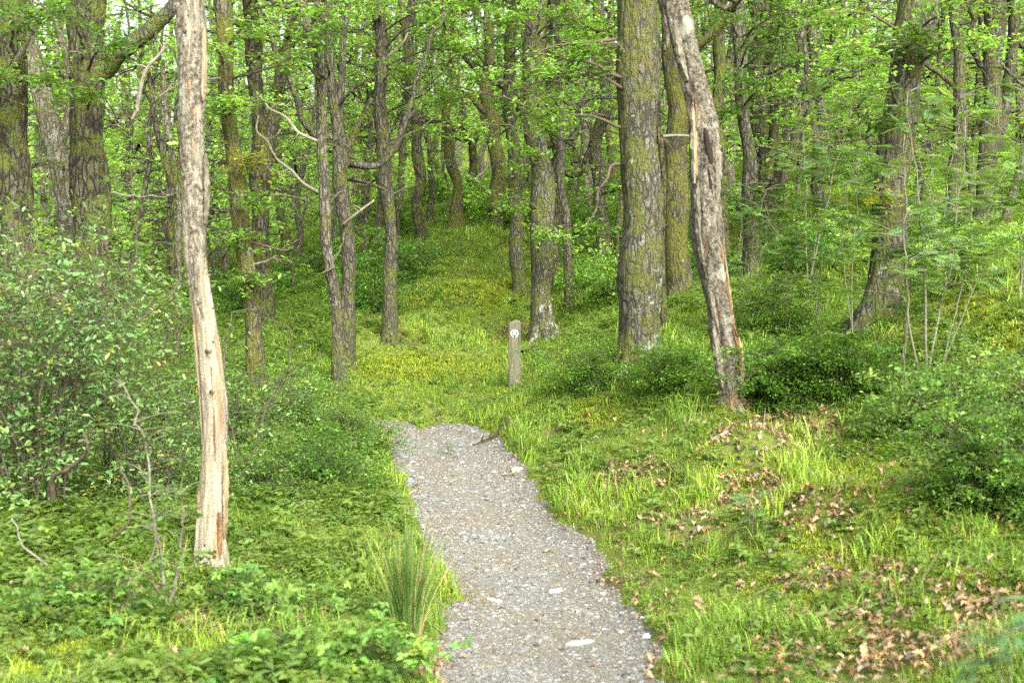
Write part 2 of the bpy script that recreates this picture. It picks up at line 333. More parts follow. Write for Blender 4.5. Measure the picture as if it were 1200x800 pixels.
def simple(name, c1, c2, sc_=20, rough=.8, stretch=(1, 1, 1), bs=.5, bd=.01, spec=.2):
    m, t, o = newmat(name); b = NB(t); v = b.coord(stretch); n1 = b.noise(v, sc_, 6, .65); b.bsdf(o, b.mix(b.ramp(n1, .3, .7), c1, c2), rough, n1, bs, bd, spec); return m
M_twig = simple('dark_twig', (.035,.028,.02), (.12,.095,.07), 25, stretch=(1,1,.3)); M_paletwig = simple('bleached_deadwood', (.12,.1,.075), (.32,.285,.225), 14, stretch=(1,1,.6))
M_greytwig = simple('grey_green_stem', (.07,.065,.045), (.2,.19,.14), 30)
M_limb = BK['oak']
def groundmat():
    m, t, o = newmat('woodland_floor'); b = NB(t); v = b.coord(obj=False)
    n1 = b.noise(v, .9, 5, .6); n2 = b.noise(v, 7, 6, .7); n3 = b.noise(v, 40, 5, .7)
    c = b.mix(n2, (.07,.10,.02), (.2,.22,.04)); c = b.mix(b.ramp(n3, .35, .65), c, (.13,.17,.04))
    c = b.mix(b.ramp(n1, .56, .66), c, b.mix(n3, (.05,.035,.02), (.17,.12,.07))); b.bsdf(o, c, .95, b.n('Math', {0: n2, 1: n3}, operation='ADD').outputs[0], .9, .04, .1); return m
def pathmat():
    m, t, o = newmat('slate_gravel'); b = NB(t); v = b.coord(obj=False)
    vo = b.n('TexVoronoi', {'Vector': v, 'Scale': 46.}); f = b.n('TexVoronoi', {'Vector': v, 'Scale': 120.})
    n1 = b.noise(v, 1.1, 5, .6); n2 = b.noise(v, 60, 5, .7)
    c = b.mix(b.n('SeparateColor', {0: vo.outputs['Color']}).outputs[0], (.095,.094,.088), (.205,.203,.195)); c = b.mix(b.ramp(b.n('SeparateColor', {0: f.outputs['Color']}).outputs[1], .55, .6), c, (.115,.1,.08))
    c = b.mix(b.ramp(n1, .42, .62), c, b.mix(n2, (.08,.064,.046), (.2,.172,.135))); ea = b.n('SeparateColor', {0: b.n('Attribute', attribute_name='Col').outputs[0]}).outputs[0]; c = b.mix(b.n('Math', {0: ea, 1: .85}, operation='MULTIPLY').outputs[0], c, b.mix(n2, (.05,.036,.024), (.17,.125,.085)))
    h = b.n('Math', {0: vo.outputs['Distance'], 1: -1., 2: n2}, operation='MULTIPLY_ADD').outputs[0]
    b.bsdf(o, c, .85, h, .8, .012, .25); return m
def stonemat():
    m, t, o = newmat('slate_chips'); b = NB(t); a = b.n('Attribute', attribute_name='Col'); n = b.noise(b.coord(obj=False), 70, 4, .6)
    b.bsdf(o, b.mix(n, a.outputs[0], b.mix(1., a.outputs[0], (.6,.6,.6), 'MULTIPLY')), .7, n, .4, .004, .35); return m
M_stone = stonemat()
def tag(o, label=None, cat=None, group=None, kind=None):
    for k, v in (('label', label), ('category', cat), ('group', group), ('kind', kind)):
        if v: o[k] = v
    return o
def empty(name, loc, label, cat, group=None):
    o = bpy.data.objects.new(name, None); col.objects.link(o); o.location = loc; o.empty_display_size = .2
    return tag(o, label, cat, group)
# ------------------------------------------------------------------ ground and path
def grid(xs_f, ys, zf, name, m, kind='structure', cf=None):
    X, Y = [], []
    for y in ys: x = xs_f(y); X.append(x); Y.append(np.full(len(x), y))
    X = np.array(X); Y = np.array(Y); z = zf(X.ravel(), Y.ravel()); R, Cn = X.shape
    i = np.arange(R-1)[:, None]*Cn; j = np.arange(Cn-1)[None]
    Q = np.stack([i+j, i+j+1, i+Cn+j+1, i+Cn+j], 2).reshape(-1, 4); a = Acc(); a.add(np.c_[X.ravel(), Y.ravel(), z], Q, cf(X.ravel(), Y.ravel()) if cf else (1, 1, 1))
    o = a.build(name, m, smooth=True); tag(o, kind=kind); return o
ys = np.r_[np.linspace(-8, 4, 30)[:-1], np.exp(np.linspace(math.log(4), math.log(30), 420))[:-1], np.exp(np.linspace(math.log(30), math.log(220), 160))]
grid(lambda y: np.linspace(-1, 1, 420)*(9+.72*max(y, 0)), ys, hgt, 'ground', groundmat())
yp = np.linspace(-6, 17.6, 640)
def px_(y): l = np.interp(y, pyY, pL)-.3; r = np.interp(y, pyY, pR)+.3; return np.linspace(l, r, 60)
def pz(x, y):
    pd = pathd(x, y); z = hbase(x, y)+.03*(fbm(x*1.5, y*1.5, 3, 2)-.5)+.018*(fbm(x*7, y*7, 8, 3)-.5)-.02
    return z-np.clip((pd+.02)/.2, 0, 1)*.14
def pc(x, y): e = np.clip(1+pathd(x, y)/.34+.9*(fbm(x*4, y*4, 14, 3)-.5), 0, 1); return np.stack([e, e, e], 1)       # trodden soil and leaf mould along the margins
grid(px_, yp, pz, 'path', pathmat(), cf=pc)
# ------------------------------------------------------------------ foliage builders
GREENS = dict(oak=(.155,.27,.05), lime=(.23,.38,.085), mid=(.098,.19,.04), deep=(.055,.11,.022), blue=(.12,.2,.07), yel=(.26,.26,.04), bil=(.095,.205,.035))
def cluster_leaves(acc, centers, rad, n, size, c, seed, flat=.35, tmpl=LEAF4, tilt=.65, mi=0, v=.38, yellow=0.):
    r = rg(seed); N = len(centers)*n; ce = np.repeat(centers, n, 0); rr = np.repeat(np.broadcast_to(rad, len(centers)), n)
    dv = r.normal(0, 1, (N, 3)); dv /= np.linalg.norm(dv, axis=1, keepdims=True); k = r.uniform(0, 1, (N, 1))**.45
    pos = ce+dv*k*rr[:, None]*np.array([1, 1, flat])
    cc = jit(r, c, len(centers), .16, .06); C = np.repeat(cc, n, 0)*np.exp(r.normal(0, v, (N, 1)))*np.c_[1+r.normal(0, .1, N), np.ones(N), np.ones(N)]
    if yellow: y = r.uniform(0, 1, N) < yellow; C[y] = np.array((.45,.36,.04))*r.uniform(.6, 1.1, (y.sum(), 1))
    out = np.arctan2(dv[:, 1], dv[:, 0])
    inst(acc, tmpl, pos, frames(upn(r, N, tilt), out+r.normal(0, .8, N)), size*r.uniform(.6, 1.2, N), np.clip(C, .004, .8), mi)
def sprig(acc, p, q, seed, n=36, leaf=.075, c=GREENS['oak'], tmpl=OAK, wood=1, r0=.012, spread=.3, lm=0, yellow=0.):
    """one leafy branch from p to q: a curved stem, side twigs drooping to flat sprays of leaves"""
    r = rg(seed); p = np.asarray(p, float); q = np.asarray(q, float); L = np.linalg.norm(q-p)
    mid = (p+q)/2+np.array([0, 0, .12*L])+r.normal(0, .04*L, 3); P = smooth_path([p, mid, q], 10, seed, .05*L)
    V, Fs = tube(P, np.linspace(r0, r0*.3, 10), 6); acc.add(V, Fs, (1, 1, 1), wood)
    cs = []
    for k in range(7):
        f = r.uniform(.45, 1); b = P[int(f*9)]; e = b+r.normal(0, 1, 3)*spread*np.array([1, 1, .35])
        V, Fs = tube(smooth_path([b, (b+e)/2+[0, 0, .03], e], 5), np.linspace(r0*.35, .002, 5), 4); acc.add(V, Fs, (1, 1, 1), wood); cs += [e, (b+e)/2]
    cs.append(q); cluster_leaves(acc, np.array(cs), spread*.6, max(3, n//5), leaf, c, seed+9, .45, tmpl, .5, lm, .25, yellow)
def crownmesh(seed, c, H=8., R=3.2, nl=13, leaf=.15, per=26, low=0.):
    """limbs spreading from the upper trunk with layered sprays of leaves along them; local origin at the crown's foot"""
    r = rg(seed); a = Acc(); cen = []; rad = []
    lean = r.normal(0, .25, 2); top = np.array([lean[0], lean[1], H])
    V, Fs = tube(smooth_path([(0, 0, -.2), top*.5+[r.normal(0, .2), 0, 0], top], 12, seed, .3), np.linspace(.075, .02, 12), 8, .2, seed); a.add(V, Fs, (1, 1, 1), 1)
    for k in range(nl):
        f = (k+.3)/nl; z0 = low+(H-low)*f; an = k*2.4+r.normal(0, .4); L = R*(1-.55*f*f)*r.uniform(.55, 1.1)
        b = np.array([lean[0]*f, lean[1]*f, z0]); e = b+np.array([math.cos(an)*L, math.sin(an)*L, r.uniform(-.15, .5)*L]); m = (b+e)/2+r.normal(0, .18*L, 3)*[1, 1, .6]
        P = smooth_path([b, m, e], 12, seed+k, .25); V, Fs = tube(P, np.linspace(.035, .008, 12), 6, .2, seed+k); a.add(V, Fs, (1, 1, 1), 1)
        for j in range(9):
            bb = P[int(r.uniform(3, 11.9))]; ee = bb+r.normal(0, 1, 3)*np.array([.55, .55, .28])
            V, Fs = tube(smooth_path([bb, (bb+ee)/2+r.normal(0, .08, 3), ee], 5), np.linspace(.014, .004, 5), 4); a.add(V, Fs, (1, 1, 1), 1)
            cen.append(ee); rad.append(r.uniform(.28, .62))
    cluster_leaves(a, np.array(cen), np.array(rad), per, leaf, c, seed+3, .3, LEAF4, .6)
    return a
CROWNS = []
for k, (c, lf) in enumerate((('oak', .13), ('lime', .14), ('mid', .13), ('oak', .15), ('lime', .12), ('mid', .15))):
    o = crownmesh(100+k, GREENS[c], H=7+k % 3, R=3.0+.4*(k % 3), leaf=lf, per=27).build('crown', [M_leaf, BK['grey']]); CROWNS.append(o.data); bpy.data.objects.remove(o)
AIRY = []
for k in range(3): o = crownmesh(150+k, GREENS['lime'], H=4.5, R=2.1, nl=10, leaf=.12, per=24).build('crown', [M_leaf, BK['grey']]); AIRY.append(o.data); bpy.data.objects.remove(o)
def add_crown(parent, z, k, rz=0., s=1., xy=(0, 0)):
    o = bpy.data.objects.new('crown', CROWNS[k % len(CROWNS)]); col.objects.link(o); o.parent = parent; o.location = (xy[0], xy[1], z); o.rotation_euler = (0, 0, rz); o.scale = (s, s, s); return o
# ------------------------------------------------------------------ trees, each sighted along its trunk from the foot up
def base_of(px, py, Y):
    b = at(px, py, Y); b[2] = hgt(b[0], b[1])[0]; return b
def tree(name, label, Y, pts, mat, cat='tree', group=None, flare=1.32, top=10., limbs=2, crown=None, branches=(), leafy=(), amp=.16, broken=False, seed=None, lean=0.):
    """pts: (px, py, width px) from the foot up"""
    global TS; TS += 1; seed = seed or TS*7
    b = base_of(pts[0][0], pts[0][1], Y); P = []; Rr = []
    for i, (px, py, wd) in enumerate(pts):
        yy = Y+lean*i; p = at(px, py, yy); P.append(p); Rr.append(wd/F*yy/2*.9)
    # the sighted foot sits on the slope; the trunk carries on a little into the soil
    P[0][2] = min(P[0][2], b[2]+.0); P = [P[0]+np.array([0, 0, -.35])]+P; Rr = [Rr[0]*1.05]+Rr
    if not broken and P[-1][2] < top:
        dd = P[-1]-P[-2]; dd = dd/np.linalg.norm(dd); dd[:2] *= .5
        h = top-P[-1][2]; P.append(P[-1]+dd/dd[2]*h*.5); Rr.append(Rr[-1]*.85); P.append(P[-1]+np.array([dd[0]*.3, dd[1]*.3, 1])*h*.5); Rr.append(Rr[-1]*.75)
    P = np.array(P); Rr = np.array(Rr); L = np.r_[0, np.cumsum(np.linalg.norm(np.diff(P, axis=0), axis=1))]
    n = int(min(420, max(40, L[-1]*(34 if Y < 20 else 16)))); tt = np.linspace(0, 1, n)
    key = np.interp(tt*L[-1], L, np.arange(len(P))); Q = []
    E = np.r_[[2*P[0]-P[1]], P, [2*P[-1]-P[-2]]]
    for t in np.minimum(key, len(P)-1-1e-6):
        i = int(t); f = t-i; a_, b_, c_, e_ = E[i], E[i+1], E[i+2], E[i+3]
        cr = .5*((2*b_)+(-a_+c_)*f+(2*a_-5*b_+4*c_-e_)*f*f+(-a_+3*b_-3*c_+e_)*f**3); ln = b_*(1-f)+c_*f; Q.append(.5*cr+.5*ln)
    Q = np.array(Q); rad = np.interp(tt*L[-1], L, Rr); wr = rg(seed+2); wa = wr.uniform(0, 6.28, 6); hh = Q[:, 2]-b[2]
    wk = (.006 if 'snag' in mat else .035)*np.clip(Y/20, .3, 1.6)*np.clip(hh/1.5, 0, 1); Q[:, 0] += wk*(np.sin(hh*1.5+wa[0])+.5*np.sin(hh*3.7+wa[1]))*(1 if Y < 30 else 1.8); Q[:, 1] += wk*np.sin(hh*1.2+wa[2])
    rad = rad*(1+.07*np.sin(hh*2.3+wa[3])+.05*np.sin(hh*5.1+wa[4]))
    hz = Q[:, 2]-b[2]; rad = rad*(1+(flare-1)*np.exp(-np.clip(hz, 0, 9)/.14))
    root = empty(name, b, label, cat, group); seg = 64 if Y < 20 else 28
    V, Fs = tube(Q, rad, seg, amp, seed, 1.6, 1.3, True, .1 if 'snag' in mat else .07); a = Acc(); a.add(V, Fs)
    if Y < 32:                                            # roots
        r = rg(seed+1)
        for k in range(5):
            an = k*1.26+r.uniform(-.4, .4); rr = Rr[1]; p0 = b+np.array([math.cos(an), math.sin(an), 0])*rr*.5+[0, 0, rr*.9]; p1 = b+np.array([math.cos(an), math.sin(an), 0])*rr*1.9
            p1[2] = hgt(p1[0], p1[1])[0]-.05; V, Fs = tube(smooth_path([p0, (p0+p1)/2+[0, 0, -.05*rr], p1], 8), np.linspace(rr*.5, rr*.2, 8), 8, .2, seed+k); a.add(V, Fs)
    a.build('trunk', BK[mat], root, True, b)
    for k, br in enumerate(branches):                    # (points (px,py,depth offset), width px at start, at end, material)
        pp = np.array([at(x, y, Y+dy) for x, y, dy in br[0]]); m = br[3] if len(br) > 3 else BK[mat]; Lb = np.sum(np.linalg.norm(np.diff(pp, axis=0), axis=1))
        q = smooth_path(pp, 8+6*len(pp), seed+k, .05*Lb*.5); ra = np.linspace(br[1], br[2], len(q))/F*Y/2
        V, Fs = tube(q, ra, 10, .28, seed+k, 1.5, 4); aa = Acc(); aa.add(V, Fs)
        r = rg(seed+77+k)
        if Lb > .5:
            for j in range(int(2+Lb*1.2)):                # snapped side twigs
                i0 = int(r.uniform(.3, .95)*(len(q)-1)); dd = r.normal(0, 1, 3); dd[2] = abs(dd[2])*.6; dd /= np.linalg.norm(dd); l_ = r.uniform(.12, .45)*min(1.3, Lb*.5)
                V, Fs = tube(smooth_path([q[i0], q[i0]+dd*l_*.5+r.normal(0, .05, 3), q[i0]+dd*l_], 7, seed+j, .08), np.linspace(ra[i0]*.45, ra[i0]*.12+.001, 7), 6); aa.add(V, Fs)
        o = aa.build('branch', m, root, True, b)
        if len(br) > 4: o['label'] = br[4]
    if Y > 21 and not broken and 'snag' not in mat:       # heavy crooked limbs of an old oak
        r = rg(seed+191)
        for k in range(limbs):
            i0 = np.argmin(np.abs(Q[:, 2]-b[2]-r.uniform(2.2, 3+.13*Y))); an = r.uniform(-.7, .7)+(math.pi if (k+seed) % 2 else 0); l_ = r.uniform(.9, 2.4); c0 = Q[i0]; dx = math.cos(an); dy = math.sin(an)
            q = smooth_path([c0, c0+[dx*l_*.35, dy*l_*.35, l_*r.uniform(-.05, .3)], c0+[dx*l_*.6, dy*l_*.6, l_*r.uniform(.45, .8)], c0+[dx*l_*r.uniform(.5, 1), dy*l_, l_*r.uniform(1.1, 1.8)]], 26, seed+k, .3)
            r0 = rad[i0]*r.uniform(.4, .65); aa = Acc(); V, Fs = tube(q, np.linspace(r0, r0*.35, 26), 10, .25, seed+k, 1.6, 2); aa.add(V, Fs)
            for j in range(5): i1 = int(r.uniform(8, 25)); e = q[i1]+r.normal(0, .4, 3)+[0, 0, .15]; V, Fs = tube(smooth_path([q[i1], (q[i1]+e)/2+r.normal(0, .09, 3), e], 8), np.linspace(r0*.35, .004, 8), 5); aa.add(V, Fs)
            aa.build('branch', BK[mat], root, True, b)
    if 8 < Y < 40 and not broken and 'snag' not in mat:   # snapped dead twigs up the trunk
        r = rg(seed+91)
        for k in range(4):
            i0 = np.argmin(np.abs(Q[:, 2]-b[2]-r.uniform(1.2, min(6.5, .2*Y+2.5)))); an = r.uniform(0, 6.28); l_ = r.uniform(.35, 1.3); dd = np.array([math.cos(an), math.sin(an), r.uniform(-.2, .6)])
            p1 = Q[i0]+dd*l_*.5+r.normal(0, .1, 3); p2 = Q[i0]+dd*l_+r.normal(0, .18, 3); q = smooth_path([Q[i0], p1, p2], 16, seed+k, .12); aa = Acc(); r0 = r.uniform(.01, .022); V, Fs = tube(q, np.linspace(r0, .004, 16), 7, .25, k); aa.add(V, Fs)
            for j in range(3): i1 = int(r.uniform(5, 15)); e = q[i1]+r.normal(0, .16, 3); V, Fs = tube(smooth_path([q[i1], (q[i1]+e)/2+r.normal(0, .03, 3), e], 6), np.linspace(r0*.5, .002, 6), 5); aa.add(V, Fs)
            aa.build('branch', M_greytwig if k % 2 else M_twig, root, True, b)
    if leafy:                                             # low leafy sprays: (px,py,depth offset,radius m,colour)
        aa = Acc(); r = rg(seed+5)
        for k, lf in enumerate(leafy):
            x, y, dy, R_ = lf[:4]; c = GREENS[lf[4] if len(lf) > 4 else 'oak']; q = at(x, y, Y+dy)
            i0 = np.argmin(np.abs(Q[:, 2]-(q[2]-.1))); ns = max(3, int(R_*6)); p0 = Q[i0]
            V, Fs = tube(smooth_path([p0, (p0+q)/2+[0, 0, .15], q], 10, seed+k, .1), np.linspace(.022, .01, 10), 6); aa.add(V, Fs, (1, 1, 1), 1)
            for j in range(ns):
                e = q+r.normal(0, .5, 3)*R_*np.array([1, 1, .5]); sprig(aa, q, e, seed*3+k*31+j, 30, .085 if Y < 24 else .1, c, LEAF if Y < 20 else LEAF4, 1, .008, .22+.1*R_)
        aa.build('foliage', [M_leaf, M_twig], root, False, b)
    if crown is not None:
        k, zc = crown[:2]; i0 = np.argmin(np.abs(Q[:, 2]-b[2]-zc)); add_crown(root, Q[i0, 2]-b[2], k, seed*1.3, crown[2] if len(crown) > 2 else 1., Q[i0, :2]-b[:2])
    return root
TS = 0
# ------------------------------------------------------------------ the named trees, left to right
PW = M_paletwig
tree('oak_tree', 'mossy dark trunk cut by the left edge of the photo', 16, [(38,470,56),(20,300,50),(12,150,44),(8,-10,42)], 'dark', branches=[([(10,88,0),(22,68,-.2),(45,30,-.4),(66,12,-.5)],9,4,M_greytwig)], leafy=[(25,30,-1.2,.5,'mid'),(-15,100,-1,.4,'oak'),(60,20,-.8,.35,'mid')])
tree('oak_tree', 'pale grey leaning trunk between the edge trunk and the big dark trunk', 19, [(100,460,36),(88,330,36),(78,230,34),(62,150,28),(40,70,24),(22,0,20)], 'pale', branches=[([(70,170,0),(84,120,.3),(78,60,.4),(60,10,.5)],13,7)])
tree('oak_tree', 'thick dark mossy trunk whose heavy bough slants up towards the bare snag', 17.5, [(112,455,60),(108,350,48),(106,240,46),(104,120,44),(100,0,46)], 'dark', branches=[([(118,88,0),(140,62,-.1),(170,38,-.2),(205,2,-.3),(225,-30,-.4)],22,15,BK['oak'],'heavy mossy bough slanting up'),([(165,44,-.1),(158,60,-.2),(140,65,-.3),(128,80,-.3)],4,2),([(180,30,-.2),(182,45,-.3),(166,56,-.3)],4,2)],
 leafy=[(75,25,-1.6,.45,'mid'),(125,55,-1.5,.3,'mid'),(112,110,-1.3,.25,'oak'),(60,95,-1.2,.25,'oak')])
tree('dead_sapling', 'slim forked dark dead sapling just left of the bare snag', 21, [(206,300,11),(202,230,9),(190,180,8),(176,120,6),(170,75,5)], 'dark', branches=[([(202,225,0),(212,170,.1),(207,130,.2),(212,100,.2)],6,3),([(176,120,0),(166,95,0),(160,60,.2)],4,2),([(160,130,-.2),(170,85,-.3),(190,62,-.3),(195,50,-.3)],5,3,PW,'bleached broken bough'),([(160,130,-.2),(155,140,-.2)],4,3,PW),([(204,240,0),(180,245,-.3),(155,250,-.4)],4,2)], broken=True, flare=1.2, group=None)
tree('dead_sapling', 'thin pale dead sapling close behind the slim forked one', 24, [(208,320,8),(206,200,8),(198,140,6),(192,70,5)], 'pale', branches=[([(205,200,0),(195,170,.2),(180,160,.2),(170,200,.3)],4,2),([(200,150,0),(215,120,0),(218,80,0)],4,2),([(150,210,.3),(168,190,.2),(180,160,0)],5,3)], broken=True, flare=1.2)
snL = tree('dead_tree', 'tall barkless pale dead trunk standing in front left of the path', 9.5, [(247,654,40),(247,610,34),(251,540,31),(252,480,31),(245,420,33),(238,360,32),(230,300,29),(228,220,29),(225,140,30),(226,60,33),(221,-20,36)], 'snagl', cat='dead trunk', amp=.14, flare=1.25, top=6.5,
 branches=[([(240,410,-.05),(246,413,-.17)],5,3,M_twig),([(246,458,-.05),(250,459,-.19)],5,3,M_twig)])
tree('oak_tree', 'ivy dotted mossy trunk right of the pale dead snag', 18, [(304,472,24),(296,390,22),(288,320,22),(284,250,22),(272,150,20),(263,80,19),(258,0,20)], 'green', branches=[([(272,92,0),(300,85,-.3),(325,78,-.5),(342,65,-.6)],3,1.5,M_twig)], leafy=[(284,125,-.6,.2,'lime'),(290,190,-.4,.15,'yel'),(282,280,-.35,.16,'oak'),(290,330,-.3,.14,'oak'),(302,235,-.5,.18,'oak'),(240,60,-.8,.3,'lime'),(300,35,-.8,.35,'oak'),(250,130,-.6,.25,'oak')])
tree('oak_tree', 'dark trunk with a fork leaning right, behind the ivy dotted trunk', 25, [(312,420,24),(310,320,22),(306,230,23),(300,120,20),(296,0,19)], 'dark', branches=[([(306,215,0),(312,180,0),(322,120,0),(335,60,.1),(345,0,.2)],19,11,BK['oak'],'leaning fork of the trunk'),([(318,130,0),(328,100,-.2),(330,80,-.3)],6,3)], crown=(4,5.5))
tree('oak_tree', 'slim lichened trunk with mossy foot left of the grassy clearing', 19.3, [(400,457,19),(395,400,16),(390,340,15),(384,270,14),(381,200,14),(376,130,13),(367,60,13),(350,-10,12)], 'grey', branches=[([(374,226,0),(355,215,-.2),(340,200,-.3),(322,188,-.4),(312,170,-.5),(300,160,-.5),(302,142,-.5)],4.5,2,M_greytwig,'bleached curling dead branch'),([(371,165,0),(350,155,-.2),(334,138,-.3),(315,130,-.5),(298,113,-.6)],4,2,PW),([(378,130,0),(382,95,0),(374,88,-.2)],5,3)], leafy=[(352,60,-.8,.4,'oak'),(330,20,-.8,.4,'lime'),(375,40,-.9,.35,'oak'),(400,10,-.9,.4,'lime'),(335,75,-.9,.3,'oak')], crown=(5,6))
tree('oak_tree', 'many limbed oak right behind the slim lichened trunk', 21.5, [(405,385,22),(407,330,19),(403,250,18),(400,180,18),(396,125,17),(385,80,14),(380,30,11),(366,-10,10)], 'brown',
 branches=[([(398,190,0),(412,165,0),(421,145,-.1),(436,115,-.2)],10,5,BK['green'],'mossy elbowed limb'),([(397,130,0),(400,100,0),(403,50,0),(410,0,0)],10,7),([(398,122,-.1),(412,106,-.3),(430,94,-.4),(440,88,-.4)],4,2.5),([(405,208,0),(420,211,-.2),(436,216,-.3),(450,222,-.3)],7,3.5,BK['dark']),
 ([(404,262,-.2),(418,250,-.4),(436,235,-.5)],4,2,PW),([(390,110,0),(381,92,-.2),(374,86,-.3)],7,5,BK['snagr']),([(402,205,-.1),(410,190,-.2),(418,189,-.2)],4,2),([(401,100,0),(396,70,.2),(390,55,.2)],5,3)], crown=(0,5.6))
tree('oak_tree', 'straight slim trunk at the left side of the clearing, mossy foot', 24, [(459,418,22),(457,370,18),(455,300,17),(455,220,17),(449,140,17),(444,60,16),(441,-10,16)], 'brown', limbs=0, branches=[([(455,66,0),(466,58,-.1),(473,50,-.2),(479,38,-.2)],4,2,PW),([(450,15,0),(440,25,-.2)],5,3)], leafy=[(450,15,-.8,.5,'lime'),(500,40,-1,.5,'oak'),(425,55,-.8,.4,'oak'),(530,15,-1.2,.5,'lime'),(470,85,-.8,.35,'oak'),(560,60,-1.2,.45,'lime')], crown=(1,6.5))
tree('oak_tree', 'dark mossy trunk rising from bilberries at the clearing top left', 36, [(495,287,17),(491,230,14),(485,160,13),(482,100,12),(478,0,13)], 'dark', branches=[([(482,60,0),(476,75,-.2),(470,80,-.2)],5,3)], crown=(2,5), flare=1.3)
tree('oak_tree', 'slender trunk with green mossy boot near the top of the clearing', 42, [(536,268,22),(533,225,13),(527,160,13),(528,110,11),(535,45,9)], 'green', crown=(3,5), flare=1.6)
tree('oak_tree', 'thin straight grey trunk between the two clearing top trunks', 44, [(505,270,8),(502,170,8),(500,60,7)], 'grey', crown=(4,6))
tree('oak_tree', 'gnarled twisted dark oak with crooked arms at the top of the slope', 48, [(553,236,12),(554,200,11),(552,168,11),(541,157,9),(536,132,6)], 'dark', broken=True, amp=.35,
 branches=[([(553,170,0),(560,160,0),(567,150,0),(564,130,.2),(572,118,.2)],7,3),([(541,157,0),(546,140,0),(541,130,0)],6,4),([(546,206,-.3),(560,215,-.3),(577,228,-.4)],6,4,PW,'fallen pale limb leaning on the trunk'),([(553,212,0),(568,200,-.1),(573,180,-.1)],5,2.5,PW),([(552,168,0),(533,163,0),(525,170,.2)],5,2)])
tree('oak_tree', 'stub armed mossy trunk below the hanging leaves right of the twisted oak', 40, [(585,238,22),(580,190,20),(576,135,17),(574,100,14)], 'green', branches=[([(575,135,0),(562,125,0),(552,113,0),(543,111,0)],9,6)], crown=(5,4.4), flare=1.3)
tree('oak_tree', 'greenish slim trunk right behind the waymark post', 29, [(611,372,20),(607,310,18),(603,240,18),(599,160,16),(598,90,15),(600,-10,14)], 'oak', crown=(2,5.6), leafy=[(598,120,-.7,.5,'oak'),(615,60,-.8,.5,'lime'),(585,30,-.8,.5,'oak')])
tree('oak_tree', 'scaly dark trunk with white patched base beside the waymark post', 24.5, [(636,400,34),(636,360,30),(634,290,29),(633,220,29),(629,150,28),(628,70,27),(626,-10,26)], 'oakl', limbs=0, flare=1.15, leafy=[(645,278,-1.2,.3,'lime'),(600,240,-.9,.25,'oak'),(640,115,-1.4,.5,'oak'),(685,268,-1.1,.25,'oak'),(600,20,-1.4,.6,'lime'),(560,95,-1.2,.5,'oak'),(660,20,-1.3,.6,'oak'),(560,150,-1,.4,'lime'),(615,180,-1,.35,'oak'),(520,110,-1,.4,'oak'),(690,30,-1.2,.5,'lime'),(655,150,-1,.4,'oak')], crown=(4,6.2))
tree('oak_tree', 'dark trunk hidden half behind the scaly trunk by the post', 30, [(652,330,18),(650,240,17),(647,130,17),(644,20,15)], 'dark', crown=(1,6))
tree('oak_tree', 'thin grey pole of a tree standing right of the scaly trunk', 27, [(668,372,13),(664,300,11),(660,200,11),(654,110,9),(650,0,9)], 'grey', flare=1.2, crown=(3,6.5))
tree('oak_tree', 'reddish flaking split trunk seen far back between the pole tree and big trunk', 44, [(690,250,10),(688,180,12),(684,120,13),(680,60,10)], 'snagr', crown=(0,6.2))
tree('oak_tree', 'lichened mid distance trunk just left of the big scaly trunk', 33, [(706,312,22),(704,250,17),(703,170,16),(706,90,14),(708,-10,14)], 'grey', branches=[([(703,108,-.2),(686,102,-.3),(670,95,-.3),(662,86,-.3)],6,3,PW)], crown=(5,5.5))
big = tree('oak_tree', 'big straight scaly trunk with white lichen foot, thickest in the middle of the wood', 16.3, [(750,420,58),(750,380,53),(750,300,52),(749,200,51),(749,100,49),(749,0,49),(749,-30,49)], 'oakl', amp=.1,
 branches=[([(724,46,0),(700,49,-.2),(670,51,-.4),(643,56,-.6),(615,67,-.7)],4,1.5,M_twig),([(727,192,0),(716,195,-.2),(712,210,-.3),(702,225,-.35),(700,245,-.4),(688,262,-.5)],4,1.5,M_twig),([(776,160,.2),(790,159,.3),(807,160,.4)],4,3,M_greytwig)],
 leafy=[(690,60,-.6,.3,'oak'),(655,95,-.7,.35,'oak'),(620,80,-.7,.3,'lime'),(685,90,-.4,.3,'mid'),(630,140,-.5,.3,'oak')])
tree('oak_tree', 'very thin dark stem close against the right side of the big scaly trunk', 18, [(779,400,8),(776,300,7),(773,150,7),(772,0,7)], 'dark', flare=1.1)
tree('oak_tree', 'broad mossy trunk behind the gap between big trunk and twisted snag', 23, [(797,345,36),(793,250,31),(792,150,28),(790,70,26),(788,0,25)], 'green', crown=(2,6))
snR = tree('dead_tree', 'twisted dead snag of flaking bark and orange wood leaning beside the bilberries', 13.6, [(857,476,28),(855,440,31),(849,405,31),(842,360,31),(834,310,33),(829,260,37),(826,215,37),(827,175,38),(826,145,36),(818,110,33),(808,75,31),(798,35,30),(787,-15,32)], 'snagr', cat='dead trunk', amp=.36, flare=1.15, top=6.5,
 branches=[([(777,-15,-.02),(780,20,-.04),(783,45,-.06),(784,62,-.06)],11,5,BK['grey']),([(868,470,-.05),(864,440,-.08),(858,400,-.05)],8,5)])
tree('oak_tree', 'dark upright trunk right behind the bulge of the twisted snag', 26, [(846,345,17),(845,250,16),(843,150,15),(842,40,15)], 'dark', crown=(1,6))
